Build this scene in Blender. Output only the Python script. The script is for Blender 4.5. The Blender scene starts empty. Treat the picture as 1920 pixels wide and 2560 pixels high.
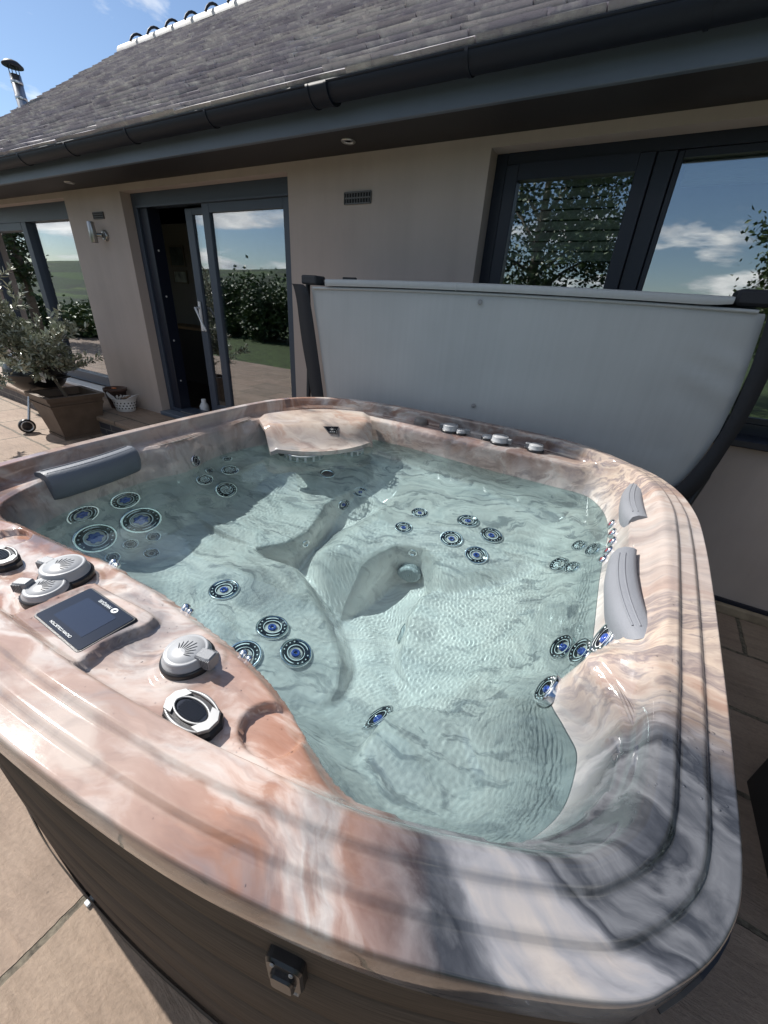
import bpy, math, random
import numpy as np
from mathutils import Vector, Matrix

random.seed(7)
rng = np.random.default_rng(7)
R = math.radians
scene = bpy.context.scene
COL = scene.collection

# ------------------------------------------------------------------ camera
cam_data = bpy.data.cameras.new("camera")
cam = bpy.data.objects.new("camera", cam_data)
COL.objects.link(cam)
cam_data.sensor_fit = 'VERTICAL'
cam_data.sensor_height = 36.0
cam_data.lens = 13.923
cam_data.clip_start = 0.02
cam_data.clip_end = 12000.0
cam.matrix_world = Matrix((
    (0.8883, -0.2589, 0.3793, 0.7152),
    (0.4552, 0.3872, -0.8018, -1.2570),
    (0.0607, 0.8849, 0.4618, 1.5593),
    (0.0, 0.0, 0.0, 1.0)))
scene.camera = cam

# ------------------------------------------------------------------ light
SUN_EL = 45.0
WX = Vector((0.99774, -0.06723, 0.0))      # along the house wall
WN = Vector((0.06723, 0.99774, 0.0))       # out of the back of the wall
_h = (-WX + 0.03 * WN).normalized()
SUN_DIR = Vector((_h.x * math.cos(R(SUN_EL)), _h.y * math.cos(R(SUN_EL)), math.sin(R(SUN_EL))))
sun_data = bpy.data.lights.new("sun", 'SUN')
sun_data.energy = 5.0
sun_data.angle = R(0.5)
sun_data.color = (1.0, 0.955, 0.89)
sun_data.cycles.is_caustics_light = True
sun = bpy.data.objects.new("sun", sun_data)
COL.objects.link(sun)
sun.rotation_euler = SUN_DIR.to_track_quat('Z', 'Y').to_euler()

world = bpy.data.worlds.new("World")
scene.world = world
world.use_nodes = True
wt = world.node_tree
bg = wt.nodes['Background']
bg.inputs[1].default_value = 0.092
sky = wt.nodes.new('ShaderNodeTexSky')
sky.sky_type = 'NISHITA'
sky.sun_disc = False
sky.sun_elevation = R(SUN_EL)
sky.sun_rotation = math.atan2(SUN_DIR.x, SUN_DIR.y)
sky.altitude = 150
sky.air_density = 1.0
sky.dust_density = 0.25
sky.ozone_density = 3.0
# cumulus clouds as part of the sky, laid out on the dome
tc = wt.nodes.new('ShaderNodeTexCoord')
sep = wt.nodes.new('ShaderNodeSeparateXYZ')
wt.links.new(tc.outputs['Generated'], sep.inputs[0])
def wmath(op, a, b=None, clamp=False):
    n = wt.nodes.new('ShaderNodeMath'); n.operation = op; n.use_clamp = clamp
    for i, v in enumerate((a, b)):
        if v is None: continue
        if isinstance(v, (int, float)): n.inputs[i].default_value = v
        else: wt.links.new(v, n.inputs[i])
    return n.outputs[0]
zc = wmath('ADD', wmath('MAXIMUM', sep.outputs[2], 0.0), 0.16)
cmb = wt.nodes.new('ShaderNodeCombineXYZ')
wt.links.new(wmath('DIVIDE', sep.outputs[0], zc), cmb.inputs[0])
wt.links.new(wmath('DIVIDE', sep.outputs[1], zc), cmb.inputs[1])
cmb.inputs[2].default_value = CLOUD_SEED = 5.1
cn = wt.nodes.new('ShaderNodeTexNoise')
cn.inputs['Scale'].default_value = 1.15
cn.inputs['Detail'].default_value = 9.0
cn.inputs['Roughness'].default_value = 0.56
cn.inputs['Distortion'].default_value = 0.25
wt.links.new(cmb.outputs[0], cn.inputs['Vector'])
# fewer clouds on the side of the house (+y), many over the valley behind (-y)
side = wmath('MULTIPLY', wmath('MAXIMUM', sep.outputs[1], wmath('SUBTRACT', wmath('MULTIPLY', wmath('ABSOLUTE', sep.outputs[0]), -0.35), 0.02)), 0.115)
dens = wmath('SUBTRACT', cn.outputs['Fac'], side)
cr = wt.nodes.new('ShaderNodeValToRGB')
cr.color_ramp.elements[0].position = 0.52
cr.color_ramp.elements[0].color = (0, 0, 0, 1)
cr.color_ramp.elements[1].position = 0.615
cr.color_ramp.elements[1].color = (1, 1, 1, 1)
wt.links.new(dens, cr.inputs[0])
cn2 = wt.nodes.new('ShaderNodeTexNoise')
cn2.inputs['Scale'].default_value = 2.6
cn2.inputs['Detail'].default_value = 5.0
wt.links.new(cmb.outputs[0], cn2.inputs['Vector'])
cc = wt.nodes.new('ShaderNodeValToRGB')
cc.color_ramp.elements[0].position = 0.38
cc.color_ramp.elements[0].color = (6.0, 6.4, 7.0, 1)
cc.color_ramp.elements[1].position = 0.62
cc.color_ramp.elements[1].color = (13.5, 13.4, 13.0, 1)
wt.links.new(cn2.outputs['Fac'], cc.inputs[0])
mixc = wt.nodes.new('ShaderNodeMixRGB')
wt.links.new(cr.outputs[0], mixc.inputs[0])
wt.links.new(sky.outputs[0], mixc.inputs[1])
wt.links.new(cc.outputs[0], mixc.inputs[2])
wt.links.new(mixc.outputs[0], bg.inputs[0])

scene.view_settings.view_transform = 'Standard'
scene.view_settings.look = 'None'
scene.view_settings.exposure = 0.46
scene.view_settings.gamma = 1.0
scene.view_settings.use_curve_mapping = False
scene.render.engine = 'CYCLES'
scene.cycles.use_denoising = True
scene.cycles.max_bounces = 14
scene.cycles.transmission_bounces = 10
scene.cycles.transparent_max_bounces = 16
scene.cycles.glossy_bounces = 6
scene.cycles.diffuse_bounces = 4
scene.cycles.blur_glossy = 0.6
scene.cycles.sample_clamp_indirect = 6.0

# ------------------------------------------------------------------ helpers
def smooth(a, b, x):
    t = np.clip((np.asarray(x, float) - a) / (b - a), 0, 1)
    return t * t * (3 - 2 * t)

def lerp(a, b, t):
    return a + (b - a) * t

class MB:
    """collects shapes and links them as one mesh object"""
    def __init__(self):
        self.v = []; self.f = []; self.m = []; self.s = []
    def add(self, verts, faces, mi=0, sm=False):
        b = len(self.v)
        self.v.extend([tuple(map(float, p)) for p in verts])
        for fc in faces:
            self.f.append(tuple(b + i for i in fc)); self.m.append(mi); self.s.append(sm)
        return self
    def box(self, x0, x1, y0, y1, z0, z1, mi=0, bev=0.0):
        if bev <= 0:
            v = [(x0, y0, z0), (x1, y0, z0), (x1, y1, z0), (x0, y1, z0), (x0, y0, z1), (x1, y0, z1), (x1, y1, z1), (x0, y1, z1)]
            f = [(3, 2, 1, 0), (4, 5, 6, 7), (0, 1, 5, 4), (1, 2, 6, 5), (2, 3, 7, 6), (3, 0, 4, 7)]
            return self.add(v, f, mi)
        b = bev
        bm_pts = []
        for (sx, sy, sz) in [(i, j, k) for k in (0, 1) for j in (0, 1) for i in (0, 1)]:
            X = (x0, x1)[sx]; Y = (y0, y1)[sy]; Z = (z0, z1)[sz]
            dx = b if sx == 0 else -b; dy = b if sy == 0 else -b; dz = b if sz == 0 else -b
            bm_pts += [(X, Y + dy, Z + dz), (X + dx, Y, Z + dz), (X + dx, Y + dy, Z)]
        import bmesh
        bm = bmesh.new()
        vs = [bm.verts.new(p) for p in bm_pts]
        r = bmesh.ops.convex_hull(bm, input=vs)
        bm.verts.index_update()
        self.add([v.co[:] for v in bm.verts], [tuple(v.index for v in f.verts) for f in bm.faces], mi)
        bm.free()
        return self
    def tube(self, pts, rad, n=10, mi=0, cap=True, sm=True):
        pts = [Vector(p) for p in pts]
        rads = rad if isinstance(rad, (list, tuple)) else [rad] * len(pts)
        verts = []; faces = []
        up = None
        for i, p in enumerate(pts):
            d = (pts[min(i + 1, len(pts) - 1)] - pts[max(i - 1, 0)]).normalized()
            if up is None:
                up = Vector((0, 0, 1)) if abs(d.z) < 0.9 else Vector((1, 0, 0))
            a = d.cross(up).normalized(); b = a.cross(d).normalized(); up = b
            for k in range(n):
                t = 2 * math.pi * k / n
                verts.append(p + (a * math.cos(t) + b * math.sin(t)) * rads[i])
        for i in range(len(pts) - 1):
            for k in range(n):
                k2 = (k + 1) % n
                faces.append((i * n + k, i * n + k2, (i + 1) * n + k2, (i + 1) * n + k))
        self.add(verts, faces, mi, sm)
        if cap:
            self.add(verts[:n], [tuple(range(n))], mi); self.add(verts[-n:], [tuple(reversed(range(n)))], mi)
        return self
    def lathe(self, prof, n=32, mi=0, M=None, sm=True, cap=True):
        """prof = [(r, z)...] or [(r, z, mat)...] turned round z"""
        verts = []; faces = []; mats = []
        for p in prof:
            for k in range(n):
                t = 2 * math.pi * k / n
                q = Vector((p[0] * math.cos(t), p[0] * math.sin(t), p[1]))
                verts.append(M @ q if M is not None else q)
        b = len(self.v)
        self.v.extend([tuple(q) for q in verts])
        for i in range(len(prof) - 1):
            m_ = prof[i][2] if len(prof[i]) > 2 else mi
            for k in range(n):
                k2 = (k + 1) % n
                self.f.append((b + i * n + k, b + i * n + k2, b + (i + 1) * n + k2, b + (i + 1) * n + k)); self.m.append(m_); self.s.append(sm)
        if cap:
            m_ = prof[-1][2] if len(prof[-1]) > 2 else mi
            self.f.append(tuple(b + (len(prof) - 1) * n + k for k in range(n))); self.m.append(m_); self.s.append(False)
        return self
    def prism(self, poly, z0, z1, mi=0, M=None, bev=0.0):
        """closed polygon [(x, y)] extruded from z0 to z1, top edge chamfered by bev"""
        n = len(poly); P = np.array(poly, float); c = P.mean(0)
        rings = [(P, z0), (P, z1 - bev)]
        if bev > 0:
            dirs = c - P; L = np.linalg.norm(dirs, axis=1)[:, None]
            rings.append((P + dirs / np.maximum(L, 1e-6) * bev, z1))
        verts = []; faces = []
        for Q, z in rings:
            for q in Q:
                w = Vector((q[0], q[1], z)); verts.append(M @ w if M is not None else w)
        for i in range(len(rings) - 1):
            for k in range(n):
                k2 = (k + 1) % n
                faces.append((i * n + k, i * n + k2, (i + 1) * n + k2, (i + 1) * n + k))
        faces.append(tuple((len(rings) - 1) * n + k for k in range(n)))
        faces.append(tuple(reversed(range(n))))
        return self.add(verts, faces, mi)
    def xform(self, M, start=0):
        for i in range(start, len(self.v)):
            self.v[i] = tuple(M @ Vector(self.v[i]))
        return self
    def build(self, name, mats, parent=None):
        me = bpy.data.meshes.new(name)
        me.from_pydata(self.v, [], self.f)
        for m in (mats if isinstance(mats, (list, tuple)) else [mats]):
            me.materials.append(m)
        me.polygons.foreach_set('material_index', self.m)
        me.polygons.foreach_set('use_smooth', self.s)
        me.update()
        o = bpy.data.objects.new(name, me)
        COL.objects.link(o)
        if parent is not None: o.parent = parent
        return o

def tag(o, label=None, cat=None, group=None, kind=None):
    if label: o['label'] = label
    if cat: o['category'] = cat
    if group: o['group'] = group
    if kind: o['kind'] = kind
    return o

def thing(name, label, cat, loc=(0, 0, 0), rz=0.0, group=None):
    o = bpy.data.objects.new(name, None)
    COL.objects.link(o)
    o.empty_display_size = 0.1
    o.location = loc; o.rotation_euler = (0, 0, rz)
    return tag(o, label, cat, group)

def copy_tree(o, parent=None):
    c = o.copy(); COL.objects.link(c)
    if parent is not None: c.parent = parent
    for ch in list(o.children): copy_tree(ch, c)
    return c

def frame_mat(loc, normal, up=(0, 0, 1)):
    z = Vector(normal).normalized(); u = Vector(up)
    x = u.cross(z)
    if x.length < 1e-4: x = Vector((1, 0, 0)).cross(z)
    x.normalize(); y = z.cross(x)
    return Matrix(((x.x, y.x, z.x, loc[0]), (x.y, y.y, z.y, loc[1]), (x.z, y.z, z.z, loc[2]), (0, 0, 0, 1)))

def catmull(pts, n, closed=True):
    P = np.array(pts, float); m = len(P); out = []
    t = np.linspace(0, m if closed else m - 1, n, endpoint=not closed)
    for u in t:
        i = int(math.floor(u)); f = u - i
        if closed: idx = [(i - 1) % m, i % m, (i + 1) % m, (i + 2) % m]
        else: idx = [max(i - 1, 0), min(i, m - 1), min(i + 1, m - 1), min(i + 2, m - 1)]
        a, b, c, d = P[idx]
        out.append(0.5 * (2 * b + (c - a) * f + (2 * a - 5 * b + 4 * c - d) * f ** 2 + (3 * b - a - 3 * c + d) * f ** 3))
    return np.array(out)

def rrect(w, h, r, n=6):
    out = []
    for cx_, cy_, a0 in ((w / 2 - r, h / 2 - r, 0), (-w / 2 + r, h / 2 - r, 90), (-w / 2 + r, -h / 2 + r, 180), (w / 2 - r, -h / 2 + r, 270)):
        for k in range(n + 1):
            a = R(a0 + 90 * k / n); out.append((cx_ + r * math.cos(a), cy_ + r * math.sin(a)))
    return out

# ------------------------------------------------------------------ materials
def new_mat(name):
    m = bpy.data.materials.new(name); m.use_nodes = True
    return m, m.node_tree, m.node_tree.nodes['Principled BSDF']

def plain(name, col, rough=0.5, metal=0.0, bump=0.0, bscale=200.0, var=0.0, vscale=6.0, coat=0.0, spec=0.5):
    m, nt, p = new_mat(name)
    p.inputs['Base Color'].default_value = (*col, 1)
    p.inputs['Roughness'].default_value = rough
    p.inputs['Metallic'].default_value = metal
    p.inputs['Coat Weight'].default_value = coat
    p.inputs['Coat Roughness'].default_value = 0.05
    p.inputs['Specular IOR Level'].default_value = spec
    tcn = nt.nodes.new('ShaderNodeTexCoord')
    if var > 0:
        n = nt.nodes.new('ShaderNodeTexNoise'); n.inputs['Scale'].default_value = vscale; n.inputs['Detail'].default_value = 6
        nt.links.new(tcn.outputs['Object'], n.inputs['Vector'])
        r = nt.nodes.new('ShaderNodeValToRGB')
        r.color_ramp.elements[0].position = 0.3; r.color_ramp.elements[1].position = 0.7
        r.color_ramp.elements[0].color = (*[c * (1 - var) for c in col], 1)
        r.color_ramp.elements[1].color = (*[min(1, c * (1 + var)) for c in col], 1)
        nt.links.new(n.outputs['Fac'], r.inputs[0]); nt.links.new(r.outputs[0], p.inputs['Base Color'])
    if bump > 0:
        n = nt.nodes.new('ShaderNodeTexNoise'); n.inputs['Scale'].default_value = bscale; n.inputs['Detail'].default_value = 4
        nt.links.new(tcn.outputs['Object'], n.inputs['Vector'])
        b = nt.nodes.new('ShaderNodeBump'); b.inputs['Strength'].default_value = bump; b.inputs['Distance'].default_value = 0.004
        nt.links.new(n.outputs['Fac'], b.inputs['Height']); nt.links.new(b.outputs[0], p.inputs['Normal'])
    return m

class NT:
    """short-hand for wiring nodes"""
    def __init__(self, nt): self.nt = nt
    def node(self, t, **kw):
        n = self.nt.nodes.new(t)
        for k, v in kw.items(): setattr(n, k, v)
        return n
    def put(self, sock, v):
        if isinstance(v, (int, float)): sock.default_value = v
        elif isinstance(v, tuple): sock.default_value = v
        else: self.nt.links.new(v, sock)
    def math(self, op, a, b=0.0, clamp=False):
        n = self.node('ShaderNodeMath', operation=op); n.use_clamp = clamp
        self.put(n.inputs[0], a); self.put(n.inputs[1], b); return n.outputs[0]
    def noise(self, vec, scale, detail=4, rough=0.5, dist=0.0, out='Fac'):
        n = self.node('ShaderNodeTexNoise')
        n.inputs['Scale'].default_value = scale; n.inputs['Detail'].default_value = detail
        n.inputs['Roughness'].default_value = rough; n.inputs['Distortion'].default_value = dist
        self.put(n.inputs['Vector'], vec); return n.outputs[out]
    def ramp(self, fac, stops, interp='LINEAR'):
        n = self.node('ShaderNodeValToRGB'); e = n.color_ramp.elements
        n.color_ramp.interpolation = interp
        while len(e) < len(stops): e.new(0.5)
        for i, (p, c) in enumerate(stops):
            e[i].position = p; e[i].color = (*c, 1) if len(c) == 3 else c
        self.put(n.inputs[0], fac); return n.outputs[0]
    def mix(self, fac, a, b, mode='MIX'):
        n = self.node('ShaderNodeMixRGB', blend_type=mode)
        self.put(n.inputs[0], fac); self.put(n.inputs[1], a); self.put(n.inputs[2], b); return n.outputs[0]
    def mapping(self, vec, loc=(0, 0, 0), rot=(0, 0, 0), sc=(1, 1, 1)):
        n = self.node('ShaderNodeMapping')
        n.inputs[1].default_value = loc; n.inputs[2].default_value = rot; n.inputs[3].default_value = sc
        self.put(n.inputs[0], vec); return n.outputs[0]
    def vadd(self, a, b, s=1.0):
        m = self.node('ShaderNodeVectorMath', operation='SCALE'); self.put(m.inputs[0], b); m.inputs['Scale'].default_value = s
        n = self.node('ShaderNodeVectorMath', operation='ADD'); self.put(n.inputs[0], a); self.put(n.inputs[1], m.outputs[0]); return n.outputs[0]
    def bump(self, h, strength, dist, normal=None):
        n = self.node('ShaderNodeBump'); n.inputs['Strength'].default_value = strength; n.inputs['Distance'].default_value = dist
        self.put(n.inputs['Height'], h)
        if normal is not None: self.put(n.inputs['Normal'], normal)
        return n.outputs[0]

# ------------------------------------------------------------------ tub shape (numpy only)
OUT_PTS = [(0,-1.18),(.25,-1.172),(.457,-1.153),(.68,-1.11),(.883,-1.037),(.955,-.985),(1.01,-.915),(1.04,-.836),(1.064,-.681),(1.09,-.489),
 (1.132,-.142),(1.16,.13),(1.172,.36),(1.15,.57),(1.09,.735),(1.005,.84),(.9,.92),(.75,1.01),(.573,1.065),(.189,1.115),(-.125,1.137),(-.363,1.145),
 (-.58,1.13),(-.76,1.085),(-.9,1.0),(-1.02,.87),(-1.09,.69),(-1.117,.434),(-1.123,.122),(-1.118,-.189),(-1.112,-.391),(-1.1,-.567),(-1.08,-.72),
 (-1.04,-.86),(-.97,-.97),(-.88,-1.05),(-.7,-1.11),(-.46,-1.155),(-.25,-1.172)]
BD_PTS = [(-.06,-.816),(.09,-.837),(.24,-.861),(.36,-.894),(.47,-.945),(.55,-.975),(.63,-.965),(.71,-.942),(.78,-.918),(.85,-.86),(.9,-.78),(.92,-.70),
 (.922,-.62),(.888,-.56),(.858,-.51),(.888,-.455),(.925,-.41),(.945,-.3),(.955,-.1),(.965,.15),(.975,.4),(.965,.58),(.92,.73),(.84,.825),(.68,.85),(.53,.862),
 (.32,.88),(.05,.915),(-.2,.955),(-.38,.975),(-.55,.96),(-.72,.88),(-.85,.74),(-.92,.58),(-.945,.44),(-.985,.3),(-.985,.1),(-.95,-.02),(-.945,-.12),(-.985,-.22),(-.985,-.4),
 (-.975,-.55),(-.935,-.68),(-.86,-.79),(-.757,-.83),(-.67,-.822),(-.52,-.819),(-.38,-.813),(-.286,-.804),(-.17,-.81)]
WATER_Z = 0.79

def poly_sd(px, py, poly):
    """signed distance, positive inside"""
    P = np.asarray(poly, float); Q = np.roll(P, -1, 0)
    best = np.full(px.shape, 1e9); inside = np.zeros(px.shape, bool)
    for (ax, ay), (bx, by) in zip(P, Q):
        ex, ey = bx - ax, by - ay; L = ex * ex + ey * ey
        if L < 1e-14: continue
        t = np.clip(((px - ax) * ex + (py - ay) * ey) / L, 0, 1)
        best = np.minimum(best, (px - ax - t * ex) ** 2 + (py - ay - t * ey) ** 2)
        cond = ((ay > py) != (by > py))
        with np.errstate(divide='ignore', invalid='ignore'):
            xi = (bx - ax) * (py - ay) / (by - ay if by != ay else 1e-12) + ax
        inside ^= cond & (px < xi)
    d = np.sqrt(best)
    return np.where(inside, d, -d)

OUT = catmull(OUT_PTS, 300)
BDL = catmull(BD_PTS, 260)
PLAT = [(-.205,-1.10),(-.172,-.895),(.01,-.895),(.038,-.90),(.046,-.925),(.034,-.96),(.026,-.995),(.034,-1.03),(.05,-1.10)]
EG = np.array([0, .02, .04, .07, .1, .15, .2, .27, .35, .5])
ANG = np.array([0, 45, 90, 135, 180, 225, 270, 315, 360.])
PROF = np.array([
 [.925,.87,.81,.74,.68,.595,.52,.45,.41,.36],   # right
 [.905,.835,.765,.70,.645,.58,.55,.52,.48,.43],   # back right
 [.895,.80,.70,.63,.585,.55,.535,.52,.50,.45], # back
 [.90,.87,.84,.81,.78,.73,.66,.57,.50,.43],    # filter corner
 [.908,.855,.735,.68,.645,.60,.535,.475,.44,.40], # left
 [.915,.84,.72,.66,.63,.57,.52,.46,.42,.38],   # front left
 [.915,.82,.66,.53,.45,.36,.28,.22,.20,.15],   # front
 [.915,.85,.79,.72,.66,.585,.53,.46,.40,.30],   # front right
 [.925,.87,.81,.74,.68,.595,.52,.45,.41,.36]])
S_LEFT = [(-1.2,-.2),(-.36,-.22),(-.28,-.12),(-.255,0),(-.29,.13),(-.33,.25),(-.30,.4),(-.23,.6),(-.12,.8),(-.1,1.2),(-1.2,1.2)]
S_FRONT = [(-1.2,-.24),(-.4,-.23),(-.28,-.27),(-.14,-.25),(-.05,-.29),(.05,-.36),(.16,-.43),(.24,-.5),(.28,-.58),(.27,-.75),(.2,-1.2),(-1.2,-1.2)]
S_BACKR = [(-.08,.0),(0,.03),(.14,.13),(.25,.15),(.37,.1),(.45,.13),(.6,.21),(.8,.33),(1.2,.4),(1.2,1.2),(-.04,1.2),(-.02,.7),(.01,.5),(-.02,.3),(-.07,.15)]
S_RIGHT = [(.36,-.27),(.33,-.17),(.33,-.05),(.40,.08),(.5,.25),(1.2,.45),(1.2,-.4),(.8,-.42),(.63,-.5),(.49,-.47),(.39,-.38)]
S_MOUND = [(.47,-1.2),(.455,-.8),(.445,-.72),(.465,-.62),(.52,-.56),(.62,-.53),(.74,-.48),(.85,-.36),(1.2,-.3),(1.2,-1.2)]
FLOOR_Z = 0.13

def smax(a, b, k):
    h = np.clip(0.5 + 0.5 * (a - b) / k, 0, 1)
    return lerp(b, a, h) + k * h * (1 - h)

def basin_z(x, y, e):
    ang = np.degrees(np.arctan2(y, x)) % 360
    i = np.clip(np.searchsorted(ANG, ang, 'right') - 1, 0, 7)
    t = (ang - ANG[i]) / 45.0; t = t * t * (3 - 2 * t)
    ec = np.clip(e, 0, .4999)
    j = np.clip(np.searchsorted(EG, ec, 'right') - 1, 0, len(EG) - 2)
    u = (ec - EG[j]) / (EG[j + 1] - EG[j])
    def row(ii): return lerp(PROF[ii, j], PROF[ii, j + 1], u)
    wall = lerp(row(i), row(i + 1), t)
    wall = wall - np.clip(e - .5, 0, 1) * .8
    z = np.full(x.shape, FLOOR_Z)
    def seat(poly, top, w):
        s = poly_sd(x, y, poly)
        u = np.clip((s + w) / (w + .012), 0, 1)
        return lerp(FLOOR_Z, top, u * u * (3 - 2 * u)), s
    z1, _ = seat(S_LEFT, .465 + .03 * smooth(-.45, -.85, x) - .03 * np.exp(-((x + .62) ** 2 + (y - .1) ** 2) / .05), .085)
    z2, _ = seat(S_FRONT, .485 - .20 * (x + .12) * smooth(-.5, 0, x) - .05 * smooth(-.25, -.55, x) + .05 * np.exp(-((x - .05) ** 2 + (y + .62) ** 2) / .03), .15)
    w3 = .06 + .24 * smooth(.18, .04, x) + .24 * smooth(.27, .42, x)
    z3, _ = seat(S_BACKR, .45 + .20 * np.clip(y - .1, 0, .45) + .045 * np.exp(-((x - .40) ** 2 + (y - .36) ** 2) / .035) - .03 * np.exp(-((x - .72) ** 2 + (y - .5) ** 2) / .02), w3)
    z4, _ = seat(S_RIGHT, .365 + .06 * smooth(.55, .9, x) - .03 * np.exp(-((x - .60) ** 2 + (y + .08) ** 2) / .03), .055)
    z5, _ = seat(S_MOUND, .53 + .06 * smooth(.45, .85, np.hypot(x - .3, y + .3)) + .02 * np.exp(-((x - .56) ** 2 + (y + .70) ** 2) / .02), .07)
    for q in (z1, z2, z3, z4, z5): z = smax(z, q, .022)
    return smax(wall, z, .035)

def shell_z(x, y):
    x = np.asarray(x, float); y = np.asarray(y, float)
    d = poly_sd(x, y, OUT)                 # inwards from the outer edge
    e = poly_sd(x, y, BDL)                 # inwards from the brim of the basin
    ang = np.degrees(np.arctan2(y, x)) % 360
    def w(c, h, s=22.0):
        a = np.abs((ang - c + 180) % 360 - 180); return 1 - smooth(h - s / 2, h + s / 2, a)
    wfr = np.maximum(w(300, 58, 14), w(15, 28, 14))       # front and right: two low steps in the rim
    # --- rim
    zr = .957 + .013 * np.sqrt(np.clip(1 - (1 - np.clip(d / .005, 0, 1)) ** 2, 0, 1))
    st = .009 * smooth(.034, .044, d) + .010 * smooth(.074, .086, d)
    rg = .016 * smooth(.004, .02, d)
    zr = zr + lerp(rg, st, wfr)
    # --- ledges and the control deck
    wdeck = smooth(-.86, -.74, x) * (1 - smooth(.44, .56, x)) * (y < -.4)
    deck = .947 - .012 * smooth(-1.0, -.82, y)
    sp = poly_sd(x, y, PLAT)
    deck = deck + .019 * smooth(-.007, .001, sp)
    for (cx_, cy_, r_) in ((.402, -.962, .055), (-.585, -.885, .055)):
        q = np.hypot(x - cx_, (y - cy_) * 1.15); deck = deck - .017 * (1 - smooth(r_ - .007, r_, q))
    for (cx_, cy_, r_) in ((.182, -.936, .066), (-.25, -.93, .085)):
        q = np.hypot(x - cx_, y - cy_); deck = deck + .0035 * (1 - smooth(r_ - .006, r_, q))
    zin = np.where(y < 0, .985, .985)
    side_back = w(95, 62, 16); side_left = w(180, 62, 24)
    ledge = np.full(x.shape, .94)
    ledge = lerp(ledge, .918, side_back)
    ledge = lerp(ledge, .926, side_left * (1 - side_back))
    drop_bl = smooth(.060, .071, d)
    zl = lerp(zr, ledge, drop_bl * (1 - wfr))
    # right / front right: plateau rolls down to the brim
    rim_in = lerp(zr, .934, smooth(.10, .0, -e) * smooth(.10, .145, d) * wfr)
    z = lerp(zl, rim_in, wfr)
    z = lerp(z, deck, smooth(.118, .138, d) * wdeck)
    # round the brim
    zb = basin_z(x, y, e)
    top_e = np.interp(ang, ANG, PROF[:, 0])
    z = lerp(z, np.minimum(z, top_e + .006), smooth(-.022, 0, e))
    return np.where(e > 0, np.minimum(zb, np.maximum(z, zb)), z), d, e

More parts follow.
